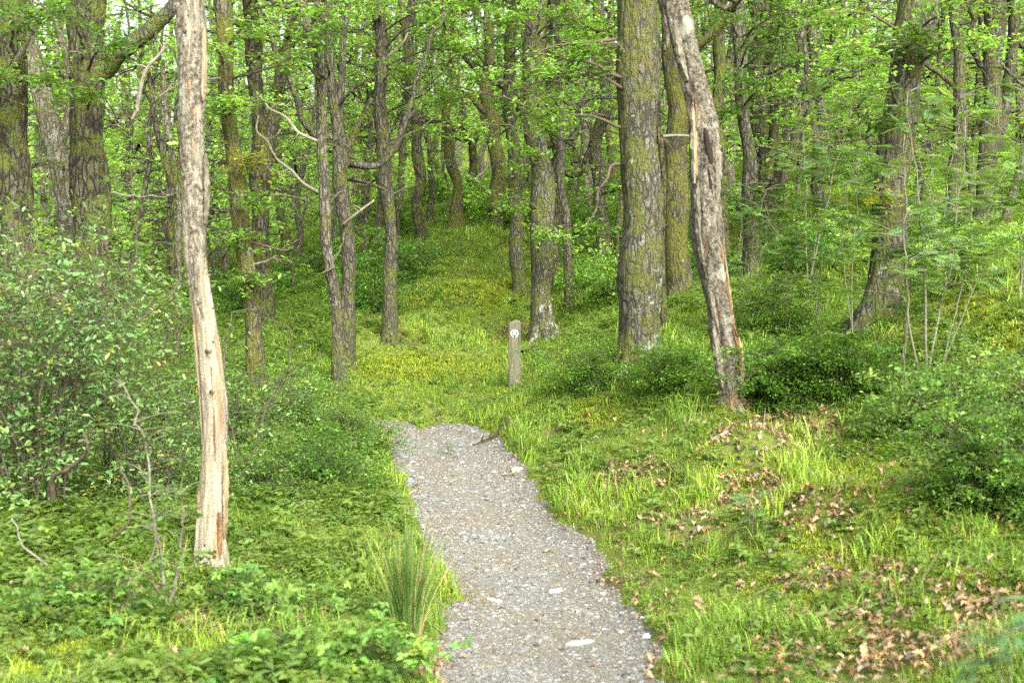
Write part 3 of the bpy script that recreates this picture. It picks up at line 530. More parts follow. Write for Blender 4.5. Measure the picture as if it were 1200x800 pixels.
tree('oak_tree', 'grey trunk standing in the bilberries right of the twisted snag', 23.5, [(882,345,30),(880,270,21),(875,190,17),(870,100,15),(866,0,14)], 'grey', leafy=[(885,55,-1.5,.5,'deep'),(905,30,-1.6,.5,'deep'),(870,95,-1.4,.4,'mid'),(890,235,-1.2,.4,'deep'),(920,60,-1.4,.4,'mid'),(840,20,-1.5,.5,'mid'),(940,20,-1.4,.5,'oak'),(900,110,-1.3,.35,'oak'),(850,130,-1,.3,'mid'),(895,250,-1.2,.35,'deep')], crown=(2,6.5))
tree('oak_tree', 'wide greenish trunk farther back, wrapped by leaves right of the snag', 34, [(898,290,30),(896,220,29),(894,150,28),(890,80,26),(886,0,24)], 'oak', crown=(5,5))
tree('oak_tree', 'dark leaning trunk bending left at its foot beyond the rowans', 38, [(915,250,14),(930,160,12),(940,120,12),(944,60,12),(950,0,12)], 'brown', crown=(3,6), branches=[([(935,40,0),(960,32,-.2),(985,15,-.3),(1015,-8,-.5)],4,2,PW)])
tree('oak_tree', 'slim dark trunk running straight up over the leaning one', 32, [(905,300,14),(904,200,12),(905,100,12),(908,0,13)], 'dark')
tree('oak_tree', 'grey slim trunk above the rowan leaves, right of the leaning dark trunk', 36, [(962,270,15),(957,180,14),(956,90,13),(955,0,14)], 'grey', crown=(0,6))
tree('oak_tree', 'ivy wrapped heavy trunk with splayed lichen foot among the rowan saplings', 16.5, [(1030,398,62),(1034,350,52),(1038,300,44),(1044,230,42),(1052,160,42),(1062,90,45),(1072,20,50),(1076,-20,50)], 'oakl', amp=.22,
 branches=[([(1088,60,0),(1110,62,-.2),(1125,52,-.3)],6,3,M_twig)], leafy=[(1060,60,-.6,.3,'deep'),(1085,40,-.6,.3,'oak'),(1040,150,-.5,.25,'deep'),(1000,60,-.9,.4,'lime'),(1110,20,-.9,.5,'oak'),(1150,60,-.9,.4,'lime'),(980,20,-.8,.4,'oak'),(1020,110,-.8,.35,'lime'),(1035,235,-.5,.2,'yel')])
tree('oak_tree', 'brown trunk behind the rowans, between ivy wrapped and far right trunks', 27, [(1122,310,18),(1118,230,17),(1122,140,16),(1124,60,15),(1124,0,15)], 'brown', crown=(2,6.3))
tree('oak_tree', 'twin mossy trunk by the fallen leaves near the right edge', 27.5, [(1150,270,26),(1153,230,22),(1157,160,22),(1165,90,24),(1168,0,26)], 'oakl', branches=[([(1160,200,.1),(1176,130,.1),(1181,60,0),(1184,-10,0)],14,12,BK['brown'],'second stem of the twin trunk'),([(1190,45,0),(1200,55,-.1),(1215,60,-.2)],6,4)], crown=(3,6.5))
tree('oak_tree', 'small grey trunk slanting right at the right edge beyond the moss', 26, [(1172,272,12),(1184,240,11),(1196,200,11),(1210,150,10)], 'grey', flare=1.2, crown=(5,5))
flake_later = []
# the painted shade of the hollow, the orange streaks and loose bark plates of the twisted snag
def snag_part(name, label, pts, w, Y, mat, th=.03, dy=0.):
    P = [at(x, y, Y+dy) for x, y in pts]; q = smooth_path(P, 24); t = np.linspace(0, 1, 24); ra = np.array([w/F*Y/2*math.sin(math.pi*(.06+.88*k))**.6 for k in t]); V, Fs = tube(q, ra, 12, .3, len(label), 2, 6); V[:, 1] = (V[:, 1]-Y-dy)*th/ (w/F*Y/2)+Y+dy
    bb = np.array(snR.location); a = Acc(); a.add(V, Fs); o = a.build(name, mat, snR, True, bb); o['label'] = label; return o
M_hollow_shade = simple('hollow_shade', (.006,.004,.003), (.03,.02,.012), 30); M_orange = simple('orange_rotten_wood', (.07,.03,.012), (.27,.15,.07), 22, stretch=(1,1,.12), bs=1., bd=.02)
snag_part('hollow', 'dark open hollow under the bulge', [(826,150),(829,165),(832,180),(834,192)], 8, 13.6, M_hollow_shade, .02, -.15)  # raised plate, no opening; its near-black colour paints the shade inside a hollow
for k, (pts, w_) in enumerate([([(845,285),(848,318),(855,352)],4),([(852,335),(857,365),(864,395)],5),([(858,385),(866,410),(868,440)],5),([(818,112),(824,128),(829,146)],4)]): flake_later.append((pts, w_, k))
# ragged plates of bark and torn splinters off both snags, plus one painted shade strip
def flake(root_, Y, pts, w, mat, out, name='bark_flake', seed=0):
    r = rg(seed+7); P = [at(x, y, Y-out) for x, y in pts]; q = smooth_path(P, 22); hw_ = w/F*Y/2; b = np.array(root_.location); V = []
    for i, p in enumerate(q):
        t = i/21; ww = hw_*(math.sin(math.pi*(.04+.92*t))**.5)*(1+.5*(r.uniform()-.5)); cu = .35*hw_+.02*t
        for s_, dy in ((-1, cu+.01), (-.35, 0), (.35, -.004), (1, cu)): V.append(p+[s_*ww+.3*hw_*(r.uniform()-.5), dy, 0])
    n = len(V); V = np.array(V); back = V+[0, .012, 0]; Q = [[i*4+j, i*4+j+1, i*4+j+5, i*4+j+4] for i in range(21) for j in range(3)]
    Q2 = [[n+a_ for a_ in f[::-1]] for f in Q]; ed = [[i*4, i*4+4, n+i*4+4, n+i*4] for i in range(21)]+[[i*4+7, i*4+3, n+i*4+3, n+i*4+7] for i in range(21)]+[[0,n,n+1,1],[1,n+1,n+2,2],[2,n+2,n+3,3]]+[[84+j+1, n+84+j+1, n+84+j, 84+j] for j in range(3)]
    a = Acc(); a.add(np.r_[V, back], np.array(Q+Q2+ed)); return a.build(name, mat, root_, False, b)
M_flake = simple('grey_bark_flake', (.035,.028,.02), (.24,.215,.17), 24, stretch=(1,1,.5), bs=1., bd=.02); M_spl = simple('torn_splinter_wood', (.1,.07,.04), (.36,.3,.2), 26, stretch=(1,1,.1), bs=1., bd=.015)
for k, (pts, w_, m_, o_) in enumerate([([(214,120),(215,160),(217,205)],9,M_flake,.06),([(238,30),(238,80),(237,118)],8,M_spl,.07),([(217,240),(218,290),(222,335)],9,M_flake,.07),([(240,180),(241,225),(240,262)],8,M_flake,.06),([(228,300),(231,340),(238,372)],8,M_flake,.095),([(226,380),(232,440),(237,520)],5,M_spl,.06),([(262,520),(263,570),(262,630)],8,M_spl,.06),([(232,575),(232,610),(229,652)],7,M_spl,.07),([(244,590),(243,620),(240,658)],6,M_spl,.105),([(256,600),(256,630),(258,655)],6,M_orange,.1),([(224,-5),(223,40),(221,80)],8,M_flake,.1),([(247,430),(250,480),(252,540)],4,M_orange,.1)]): flake(snL, 9.5, pts, w_, m_, o_, 'splinter' if m_ is M_spl else 'bark_flake', k)
for k, (pts, w_, m_, o_) in enumerate([([(790,20),(797,60),(806,95)],10,M_flake,.13),([(812,60),(820,100),(830,130)],9,M_flake,.12),([(812,120),(815,170),(814,215)],9,M_spl,.11),([(838,150),(841,190),(840,240)],11,M_flake,.12),([(817,215),(821,265),(825,310)],10,M_flake,.12),([(838,235),(842,290),(846,335)],9,M_flake,.12),([(829,300),(835,350),(843,390)],9,M_flake,.13),([(849,300),(856,350),(858,392)],4,M_spl,.1),([(836,380),(842,420),(847,455)],9,M_flake,.12),([(866,395),(869,430),(868,465)],8,M_spl,.09),([(850,400),(854,440),(857,470)],8,M_flake,.13),([(828,180),(832,215),(836,250)],5,M_hollow_shade,.14)]): flake(snR, 13.6, pts, w_, m_, o_, 'splinter' if m_ is M_spl else 'bark_flake', k+40)  # last strip is near-black painted shade running down from the hollow, not bark
for pts, w_, k in flake_later: flake(snR, 13.6, pts, w_, M_orange, .115, 'wood_streak', k+90)
# the trees farther up the slope, each with the look and neighbours it is told apart by
FAR = [(232+12,300,45,9,'grey','thin grey far trunk just right of the pale dead snag'),(332,310,43,12,'dark','short dark far trunk in the shaded hollow left of centre'),(352,330,50,10,'brown','slim far trunk in the hollow left of the lichened trunk'),
(424,290,44,13,'brown','far trunk between the many limbed oak and the straight slim trunk'),(441,285,38,14,'green','mossy trunk close left of the straight slim trunk'),(470,262,52,9,'pale','thin pale far trunk left of the dark bilberry trunk'),(516,250,58,9,'dark','far dark trunk between the two clearing top trunks'),(565,220,62,8,'grey','thin grey far trunk right of the twisted oak'),
(617,240,52,12,'pale','pale far trunk between the post trunks'),(672,235,50,12,'brown','brown far trunk over the thin pole tree'),(720,240,55,10,'dark','far trunk touching the left side of the big scaly trunk'),(815,230,48,13,'dark','far dark trunk seen right of the twisted snag neck'),(858,235,46,12,'pale','pale far trunk behind the dark upright trunk'),(925,205,52,13,'grey','far grey trunk between the dark slim and leaning trunks'),
(985,215,50,16,'brown','far brown trunk left of the ivy wrapped trunk'),(1012,200,56,13,'dark','far dark trunk touching the ivy wrapped trunk'),(1095,205,48,15,'dark','far dark trunk behind the rowan sapling tops'),(1140,185,55,12,'brown','slim far trunk left of the twin trunk'),(1195,195,50,14,'grey','far grey trunk beyond the slanting edge trunk'),(148,300,40,13,'brown','far brown trunk between thick dark trunk and forked sapling'),(180,290,48,9,'dark','dark far trunk behind the dead saplings'),(62,300,38,16,'grey','far grey trunk glimpsed behind the pale leaning trunk'),(265,290,52,9,'pale','thin pale far trunk close left of the ivy dotted trunk')]
r = rg(5)
for k, (px, py, Y, wd, m, lb) in enumerate(FAR):
    a = r.uniform(-14, 14); c_ = r.uniform(-8, 8)
    tree('oak_tree', lb, Y, [(px,py,wd*1.1),(px+c_*.4,py-60,wd*.88),(px+c_+a*.3,py-130,wd*.8),(px+a,py-230,wd*.68)], {'dark': 'green', 'brown': 'grey'}.get(m, m), limbs=1, group='trees up the far slope', crown=(k, 2.2+1.5*r.uniform(), 1.), flare=1.3)
# still farther: trees lost behind the rest, told apart by nothing
vt = []
for k in range(4):
    V, Fs = tube(smooth_path([(0,0,-.5),(r.normal(0,.3),0,2),(r.normal(0,.4),0,4),(r.normal(0,.9),r.normal(0,.3),7),(r.normal(0,.8),0,12)], 40, k+3, .5), np.linspace(.2, .09, 40), 10, .25, k+50, 1.6, 1.); a = Acc(); a.add(V, Fs); o = a.build('trunk', BK[('pale','grey','brown','green')[k]], None, True); vt.append(o.data); bpy.data.objects.remove(o)
N = 0
for i in range(400):
    Y = r.uniform(54, 84); x = r.uniform(-1, 1)*(.42*Y+3)
    if N >= 10: break
    z = hgt(x, Y)[0]; o = empty('oak_tree', (x, Y, z), 'one of the hazy thin trunks deepest in the wood', 'tree', 'trees deepest in the wood')
    t = bpy.data.objects.new('trunk', vt[i % 4]); col.objects.link(t); t.parent = o; o.rotation_euler = (0, 0, r.uniform(0, 6)); s = r.uniform(.75, 1.3); t.scale = (s, s, 1)
    add_crown(o, r.uniform(.6, 3), i, r.uniform(0, 6), r.uniform(1., 1.35)); N += 1
# understorey trees with leaves down to the ground, filling the gaps between the trunks
N = 0; r = rg(404)
UN = [(-14+4.1*k+r.uniform(-1, 1), r.uniform(33, 62)) for k in range(0)]
for k in range(84):
    Y = 36+42*(k/84)**.8; f = (k*37 % 84+.5)/84*2-1; x = f*(.42*Y)+r.uniform(-.8, .8); z = hgt(x, Y)[0]
    if Y < 56 and 400 < 600+F*x/Y < 660: continue
    o = empty('hazel_tree', (x, Y, z), 'leafy understorey tree filling the gaps between far trunks', 'tree', 'leafy understorey trees'); s = r.uniform(.6, 1.0)
    V, Fs = tube(smooth_path([(0,0,-.3),(r.normal(0,.1),0,1),(r.normal(0,.2),0,2.4)], 12, k, .1), np.linspace(.07, .045, 12), 8, .2, k); a = Acc(); a.add(V, Fs); a.build('trunk', BK['grey'], o, True); add_crown(o, .3+.9*r.uniform(), 1 if k % 3 else 4, r.uniform(0, 6), s*.9)
# airy young trees nearer, leaves strung in front of and between the trunks
AT = [(18,400,24,'grey','airy young tree at the left edge behind the thicket'),(150,400,25,'grey','airy young tree between the thick dark trunk and pale snag'),(60,380,30,'brown','airy young tree behind the leaning pale trunk'),(245,380,29,'grey','airy young tree behind the pale snag'),(345,350,33,'brown','airy young tree in the hollow left of the lichened trunk'),(430,300,38,'grey','airy young tree between the clearing trunks'),(520,262,46,'brown','airy young tree between the clearing top trunks'),
(580,250,46,'grey','airy young tree above the waymark post'),(675,290,38,'brown','airy young tree behind the pole tree'),(725,320,30,'grey','airy young tree left of the big scaly trunk'),(820,300,31,'brown','airy young tree behind the twisted snag'),(900,290,31,'grey','airy young tree behind the grey trunk'),(960,300,29,'brown','airy young tree left of the ivy wrapped trunk'),(1075,290,30,'grey','airy young tree right of the ivy wrapped trunk'),(1140,280,31,'brown','airy young tree behind the twin trunk'),(1200,270,30,'grey','airy young tree at the right edge'),(470,280,42,'grey','airy young tree left of the dark bilberry trunk'),(300,330,40,'brown','airy young tree far behind the ivy dotted trunk'),(200,330,38,'grey','airy young tree behind the dead saplings'),(100,350,38,'grey','airy young tree behind the thick dark trunk'),(640,250,48,'grey','airy young tree far behind the post trunks'),(1000,250,42,'grey','airy young tree far left of the ivy wrapped trunk'),(1100,240,45,'brown','airy young tree far behind the rowans')]
r = rg(909)
for k, (px, py, Y, m, lb) in enumerate(AT):
    b = base_of(px, py, Y); o = empty('young_tree', b, lb, 'tree', 'airy young trees among the oaks'); V, Fs = tube(smooth_path([(0,0,-.3),(r.normal(0,.1),0,1),(r.normal(0,.2),0,2.4)], 12, k, .1), np.linspace(.05, .035, 12), 8, .2, k); a = Acc(); a.add(V, Fs); a.build('trunk', BK[m], o, True)
    c = bpy.data.objects.new('crown', AIRY[k % 3]); col.objects.link(c); c.parent = o; c.location = (0, 0, .9+.05*Y*r.uniform(.3, 1)); c.rotation_euler = (0, 0, r.uniform(0, 6)); s = .8+.012*Y; c.scale = (s, s, s)
# the far wood that closes the view, one leafy mass
a = Acc(); r = rg(77); N = 9000; Y = 78+66*r.uniform(0, 1, N)**1.4; x = r.uniform(-1, 1, N)*(.45*Y+4); z = hgt(x, Y)+r.uniform(0, 1, N)**1.05*32
cluster_leaves(a, np.stack([x, Y, z], 1), r.uniform(.6, 1.4, N), 28, .34, (.29,.43,.11), 78, .5)
for k in range(150):
    Y1 = r.uniform(82, 140); x1 = r.uniform(-1, 1)*(.45*Y1+4); z1 = hgt(x1, Y1)[0]; V, Fs = tube([(x1,Y1,z1-.5),(x1+r.normal(0,.5),Y1,z1+9),(x1+r.normal(0,1),Y1,z1+18)], [.22,.17,.08], 8); a.add(V, Fs, (1,1,1), 1)
tag(a.build('distant_wood', [M_leaf, BK['brown']]), 'bright green wall of distant wood closing the top of the view', 'wood', kind='stuff')
# ------------------------------------------------------------------ shrubs and saplings
def shrub(name, label, px, py, Y, R, H, c, leaf=.05, nst=10, per=40, tmpl=LEAF, mat=None, seed=1, cat='shrub', group=None, yellow=0., lean=(0, 0), stem=.012, flat=.55, skirt=.15, ncl=9, crad=.17, stemmat=None, dens=1.):
    b = base_of(px, py, Y); root = empty(name, b, label, cat, group); r = rg(seed); st = Acc(); cen = []
    for k in range(nst):
        an = r.uniform(0, 6.283); rr = R*r.uniform(.1, 1)**.6; h = H*math.sqrt(max(.05, 1-(rr/R)**2*.75))*r.uniform(.8, 1.1)
        e = np.array([math.cos(an)*rr+lean[0], math.sin(an)*rr+lean[1], h]); p0 = np.array([math.cos(an)*rr*.15, math.sin(an)*rr*.15, -.05]); m = np.array([e[0]*.35, e[1]*.35, h*.55])+r.normal(0, .08*R, 3)
        P = smooth_path([p0, m, e], 12, seed+k, .12*R); V, Fs = tube(P, np.linspace(stem, stem*.25, 12), 6); st.add(V, Fs)
        for j in range(ncl):
            bb = P[int(r.uniform(12*skirt, 11.9))]; ee = bb+r.normal(0, 1, 3)*np.array([.3, .3, .2])*R**.5*.9; V, Fs = tube(smooth_path([bb, (bb+ee)/2+[0,0,.02], ee], 4), np.linspace(stem*.35, .0015, 4), 4); st.add(V, Fs); cen.append(ee)
    cen = np.array(cen); gz = hgt(cen[:, 0]+b[0], cen[:, 1]+b[1])-b[2]; cen[:, 2] = np.maximum(cen[:, 2], gz+.06)
    st.build('stems', stemmat or M_twig, root); f = Acc(); cluster_leaves(f, cen, r.uniform(.6, 1.5, len(cen))*crad*R**.4, int(per*dens), leaf, c, seed+50, flat, tmpl, .65, 0, .4, yellow); f.build('foliage', mat or M_leaf, root); return root
G = GREENS
# left thicket
shrub('holly_bush', 'big tangled holly and hazel thicket filling the lower left corner', 55, 640, 10.8, 1.3, 2.35, (.105,.185,.055), .06, 24, 30, LEAF, M_gloss, 11, yellow=.018, ncl=13, crad=.2)
shrub('holly_bush', 'dark holly bush just left of the pale dead snag', 172, 600, 11.8, .8, 1.25, (.105,.18,.055), .055, 15, 26, LEAF, M_gloss, 12, yellow=.02, ncl=12, crad=.2)
shrub('hazel_bush', 'tall loose light green bush in front of the thick dark trunk', 92, 540, 13.8, 1.3, 3.0, (.15,.235,.07), .07, 15, 24, LEAF, M_leaf, 13, yellow=.01, ncl=12, crad=.22)
shrub('hazel_bush', 'light green bush against the left edge below the edge trunk', -10, 560, 12.4, 1.1, 2.9, (.14,.22,.07), .07, 15, 24, LEAF, M_leaf, 14, yellow=.01, ncl=12, crad=.22)
shrub('hazel_bush', 'airy green bush between the thick dark trunk and the snag', 178, 500, 15.5, 1.1, 2.5, (.14,.225,.06), .065, 13, 22, LEAF, M_leaf, 15, yellow=.012, ncl=11, crad=.22)
shrub('elder_bush', 'pale green bush behind and right of the pale snag', 282, 520, 14.5, .8, 1.1, (.12,.2,.065), .05, 12, 34, LEAF, M_leaf, 16, ncl=10, yellow=.01)
shrub('bilberry_shrub', 'dark dense bilberry mound at the left side where the path bends', 372, 578, 12.9, .72, .62, (.09,.175,.035), .042, 18, 48, LEAF, M_leaf, 17, ncl=12, crad=.15, stem=.006)
shrub('bilberry_shrub', 'greener bilberry mound hiding the path corner on the left', 412, 520, 15.2, .62, .55, (.115,.2,.04), .034, 16, 60, LEAF4, M_leaf, 18, ncl=12, crad=.15, stem=.006)
shrub('bilberry_shrub', 'low bilberry mound between the pale snag and dark mound', 318, 596, 12.4, .6, .42, (.11,.19,.045), .034, 14, 60, LEAF4, M_leaf, 19, ncl=12, crad=.15, stem=.006)
shrub('elder_bush', 'leafy bush left of the slim lichened trunk', 350, 500, 16.5, .9, .7, (.13,.22,.05), .045, 12, 50, LEAF, M_leaf, 20, ncl=11)
# right side bilberries
shrub('bilberry_shrub', 'dense dark bilberry mound right of the twisted snag', 915, 478, 13.7, .62, .66, (.105,.2,.035), .042, 20, 52, LEAF, M_leaf, 21, ncl=14, crad=.15, stem=.006)
shrub('bilberry_shrub', 'dark bilberry mound below the ivy wrapped trunk', 980, 470, 13.6, .58, .6, (.11,.21,.035), .042, 18, 50, LEAF, M_leaf, 22, ncl=14, crad=.15, stem=.006)
shrub('bilberry_shrub', 'bright bilberry mound between the big trunk and twisted snag', 790, 452, 15, .6, .45, (.12,.22,.035), .034, 18, 70, LEAF4, M_leaf, 23, ncl=13, crad=.15, stem=.006)
shrub('bilberry_shrub', 'bilberry mound in front of the lichen foot of the big trunk', 700, 455, 16.3, .75, .38, (.13,.225,.04), .034, 20, 66, LEAF4, M_leaf, 24, ncl=13, crad=.16, stem=.006)
shrub('bilberry_shrub', 'bilberry mound on the bank right behind the twisted snag', 905, 405, 17.5, 1.0, .6, (.12,.215,.035), .036, 22, 66, LEAF4, M_leaf, 25, ncl=13, crad=.18, stem=.006)
shrub('bramble_bush', 'bushy bright green bramble on the right edge above the bank', 1172, 600, 9.0, .55, .72, (.11,.2,.04), .036, 26, 62, LEAF, M_leaf, 26, ncl=14, crad=.14, stem=.006)
shrub('bramble_bush', 'paler bramble behind the right edge bush', 1150, 500, 11.4, .9, .55, (.145,.235,.065), .05, 20, 44, LEAF, M_leaf, 27, ncl=12, crad=.16, stem=.006)
shrub('bramble_bush', 'sprawling bramble at the feet of the rowan stems', 1075, 515, 11.6, .6, .35, (.14,.23,.05), .045, 14, 36, LEAF, M_leaf, 28, ncl=11, crad=.15, stem=.006)
r = rg(61)
MID = [(430,330,34,'low round bush left of the straight slim trunk'),(470,352,30,'round bush right behind the straight slim trunk'),(430,375,27,'rounded bilberry mound between the two left clearing trunks'),(575,275,43,'bilberry patch on the rise right of the slender booted trunk'),(610,300,40,'bilberry patch above the waymark post'),(640,230,48,'bush high on the slope above the post'),(690,300,36,'bush at the foot of the mid distance lichened trunk'),(680,345,29,'bush right of the thin grey pole tree'),(725,345,26,'bush left of the big scaly trunk'),(820,330,26,'bush between broad mossy trunk and twisted snag'),(940,345,24,'bush under the rowan leaves right of the grey trunk'),(985,310,28,'bush left of the ivy wrapped trunk'),(1090,310,27,'bush behind the rowan stems'),(1130,318,23,'bright bush below the twin trunk'),(1185,310,23,'bright bush at the right edge below the slanting trunk'),(1060,270,36,'bush under the far trunks right of the ivy wrapped trunk'),(330,340,34,'bush in the hollow left of the lichened trunk'),(350,300,42,'far bush in the hollow'),(240,330,38,'bush behind the pale snag'),(160,350,34,'bush behind the thick dark trunk'),(500,240,55,'bush high between the clearing top trunks'),(460,280,46,'bush high left of the dark bilberry trunk'),(760,290,34,'bush right behind the big scaly trunk'),(860,270,38,'bush behind the twisted snag'),(1000,240,44,'far bush left of the ivy wrapped trunk'),(290,360,30,'bush behind the ivy dotted trunk'),(30,380,30,'bush behind the left edge trunk'),(560,262,47,'bush below the twisted oak'),(780,320,30,'bush at the broad mossy trunk foot'),(1200,250,34,'far bush at the right edge')]
for k, (px, py, Y, lb) in enumerate(MID):
    cc = G['lime'] if px > 1080 else [G['oak'], G['mid'], G['bil'], G['lime']][k % 4]; s_ = .6 if px > 1080 and Y < 30 else 1.; s = .7+Y/40
    shrub('bilberry_shrub' if k % 3 else 'hazel_bush', lb, px, py, Y, .75*s, r.uniform(.4, .75)*s*s_, cc, .05+.0016*Y, 11, 34, LEAF4, M_leaf, 200+k, group='bushes dotted over the slope', ncl=9, crad=.22)
# rowan saplings
def sapling(label, px, py, Y, tips, c=(.135,.22,.07), leaf=.2, n=26, seed=1, stem=.014, name='rowan_sapling', tmpl=ROWAN, spread=.35, start=.35, per=5, tiltv=.35, group=None, smat=None):
    b = base_of(px, py, Y); root = empty(name, b, label, 'sapling', group); r = rg(seed); st = Acc(); f = Acc()
    for ti, (tx, ty, dy) in enumerate(tips):
        e = at(tx, ty, Y+dy)-b; P = smooth_path([np.array([r.normal(0, .03), r.normal(0, .03), -.05]), e*.5+r.normal(0, .06, 3), e], 24, seed+ti, .12); V, Fs = tube(P, np.linspace(stem, stem*.3, 24), 7); st.add(V, Fs)
        pos, ang = [], []
        for j in range(n):
            q = P[int(r.uniform(start, .999)*24)]; an = r.uniform(0, 6.283); L = spread*r.uniform(.4, 1.4); ee = q+np.array([math.cos(an)*L, math.sin(an)*L, r.uniform(-.05, .35)*L+.03])
            V, Fs = tube(smooth_path([q, (q+ee)/2+[0,0,.02], ee], 5), np.linspace(stem*.35, .002, 5), 4); st.add(V, Fs)
            for m_ in range(per): t_ = r.uniform(.3, 1); pos.append(q+(ee-q)*t_); ang.append(an+r.normal(0, .9))
        pos = np.array(pos); ang = np.array(ang); nr = upn(r, len(pos), tiltv)
        # leaves point outwards along ang
        R_ = frames(nr, np.zeros(len(pos))); X = np.stack([np.cos(ang), np.sin(ang), np.full(len(ang), -.1)], 1); X -= nr*np.sum(X*nr, 1, keepdims=True); X /= np.linalg.norm(X, axis=1, keepdims=True); R_ = np.stack([X, np.cross(nr, X), nr], 2)
        inst(f, tmpl, pos, R_, leaf*r.uniform(.6, 1.15, len(pos)), jit(r, c, len(pos), .25, .08))
    st.build('stems', smat or M_greytwig, root, True); f.build('foliage', M_leaf, root); return root
sapling('tallest rowan sapling, upright grey stem in front of the ivy wrapped trunk', 1086, 500, 12.2, [(1082,100,0),(1050,150,-.4),(1120,150,.3)], seed=31, n=20, start=.45, spread=.4)
sapling('rowan sapling with two thin dark stems left of the tallest rowan', 1062, 490, 12.6, [(1045,270,.2),(1030,190,-.2)], seed=32, n=14, start=.5, stem=.009)
sapling('leaning rowan sapling right of the tallest rowan', 1100, 470, 13.2, [(1130,190,0),(1165,210,.2)], seed=33, n=22, start=.5, stem=.01)
sapling('rowan saplings spray reaching across the right edge', 1195, 400, 14.6, [(1160,215,0),(1205,180,0),(1180,100,.2)], seed=34, n=13, start=.4, stem=.01)
sapling('thin rowan sapling in the bilberries right of the grey trunk', 925, 400, 17, [(905,255,0),(925,270,.3)], seed=35, n=18, start=.35, stem=.009)
sapling('middle of the thin rowan saplings in the bilberries', 962, 400, 17, [(950,235,0),(965,150,.2)], seed=36, n=24, start=.35, stem=.009)
sapling('rowan sapling nearest the ivy wrapped trunk on its left', 1000, 385, 16, [(985,190,0),(1005,130,-.2)], seed=37, n=16, start=.4, stem=.01)
sapling('high airy rowan sapling behind the thin ones', 945, 330, 22, [(935,130,0),(985,95,.3),(1010,60,0)], seed=38, n=26, start=.5, leaf=.24, stem=.014, spread=.55)
sapling('young oak sapling with bright leaves behind the tallest rowan', 1100, 340, 20, [(1090,140,0),(1130,90,0),(1060,110,0)], c=G['oak'], leaf=.1, tmpl=LEAF, n=30, per=9, seed=39, name='oak_sapling', spread=.5, stem=.015)
sapling('young oak sapling with dark leaves behind the twisted snag', 878, 370, 19.5, [(868,200,0),(900,215,-.2)], c=G['deep'], leaf=.09, tmpl=LEAF, n=26, per=10, seed=40, name='oak_sapling', spread=.4)
sapling('blurred rowan seedling at the lower right corner', 1190, 830, 5.0, [(1180,670,0),(1150,720,-.1)], seed=41, n=9, start=.4, leaf=.16, stem=.005, spread=.12, per=2, c=(.12,.21,.08))
sapling('small rowan seedling on the mossy right bank', 876, 690, 9.6, [(874,585,0)], seed=42, n=9, start=.45, leaf=.15, stem=.004, spread=.08, per=2, c=(.12,.21,.08))
sapling('spindly grey stemmed sapling between thicket and pale dead snag', 196, 738, 8.3, [(186,560,0),(150,470,.3),(205,540,-.1)], c=(.14,.22,.06), leaf=.065, tmpl=LEAF, n=16, start=.3, per=7, seed=43, name='elder_sapling', spread=.22, stem=.013)
sapling('thin dark upright sapling behind the thicket left of the snag', 160, 500, 14, [(152,300,0),(158,280,.1)], c=(.14,.22,.055), leaf=.07, tmpl=LEAF, n=14, per=7, seed=44, name='hazel_sapling', spread=.35, smat=M_twig)
sapling('leafy hazel sapling screening the left edge trunk', 25, 590, 11.5, [(30,255,0),(75,300,-.2)], c=(.125,.23,.06), leaf=.075, tmpl=LEAF, n=26, start=.35, per=8, seed=45, name='hazel_sapling', spread=.4, smat=M_twig)
sapling('leafy hazel sapling screening the foot of the thick dark trunk', 125, 570, 12.2, [(115,270,0),(165,310,.1),(135,215,.2)], c=(.14,.25,.06), leaf=.075, tmpl=LEAF, n=22, start=.35, per=7, seed=46, name='hazel_sapling', spread=.38, smat=M_twig)
sapling('leafy sapling just behind the pale snag on its right', 290, 540, 13.5, [(285,370,0),(325,400,.1)], c=(.13,.24,.065), leaf=.06, tmpl=LEAF, n=20, start=.3, per=7, seed=47, name='elder_sapling', spread=.3, smat=M_twig)
# bare crooked boughs in the thicket
def bough(name, label, pts, w0, w1, Y, mat, cat='branch'):
    P = [at(x, y, Y+d_) for x, y, d_ in pts]; root_ = P[0]; q = smooth_path(P, 8*len(P), len(label), .03); V, Fs = tube(q, np.linspace(w0, w1, len(q)), 9, .25, len(label), 2, 5); a = Acc(); a.add(V, Fs); o = a.build(name, mat, None, True, root_); o.location = root_; tag(o, label, cat); return o
bough('bent_branch', 'dark crooked bough in the lower left thicket', [(62,585,.1),(62,560,0),(78,552,-.1),(96,540,-.2),(104,524,-.3),(98,512,-.3)], .022, .009, 9.9, M_twig)
bough('bent_branch', 'long thin dark bough curving beneath the pale snag side of the thicket', [(130,632,0),(150,612,-.1),(150,570,-.1),(140,540,0)], .014, .006, 9.8, M_twig)
bough('bent_branch', 'slanting thin bough crossing behind the snag to the left thicket', [(135,398,0),(165,375,0),(195,352,.2),(208,330,.3)], .02, .007, 13.5, M_twig)
bough('fallen_branch', 'bent dead stick leaning in the left undergrowth', [(90,700,.1),(60,665,0),(30,640,0),(20,610,.1)], .012, .006, 9.0, M_greytwig)
shrub('bramble_bush', 'bright three leaved bramble in front of the rush tuft at the bottom edge', 425, 812, 7.1, .25, .2, (.15,.25,.055), .07, 10, 8, BRAM, M_leaf, 51, ncl=8, crad=.16, stem=.005)
shrub('bramble_bush', 'bright bramble sprays at the bottom edge left of the rush tuft', 315, 812, 7.0, .34, .16, (.14,.235,.05), .068, 10, 8, BRAM, M_leaf, 52, ncl=8, crad=.16, stem=.005)
shrub('bramble_bush', 'low bright bramble at the foot of the pale dead snag', 300, 705, 8.7, .4, .13, (.13,.22,.05), .06, 12, 9, BRAM, M_leaf, 53, ncl=8, crad=.15, stem=.005)
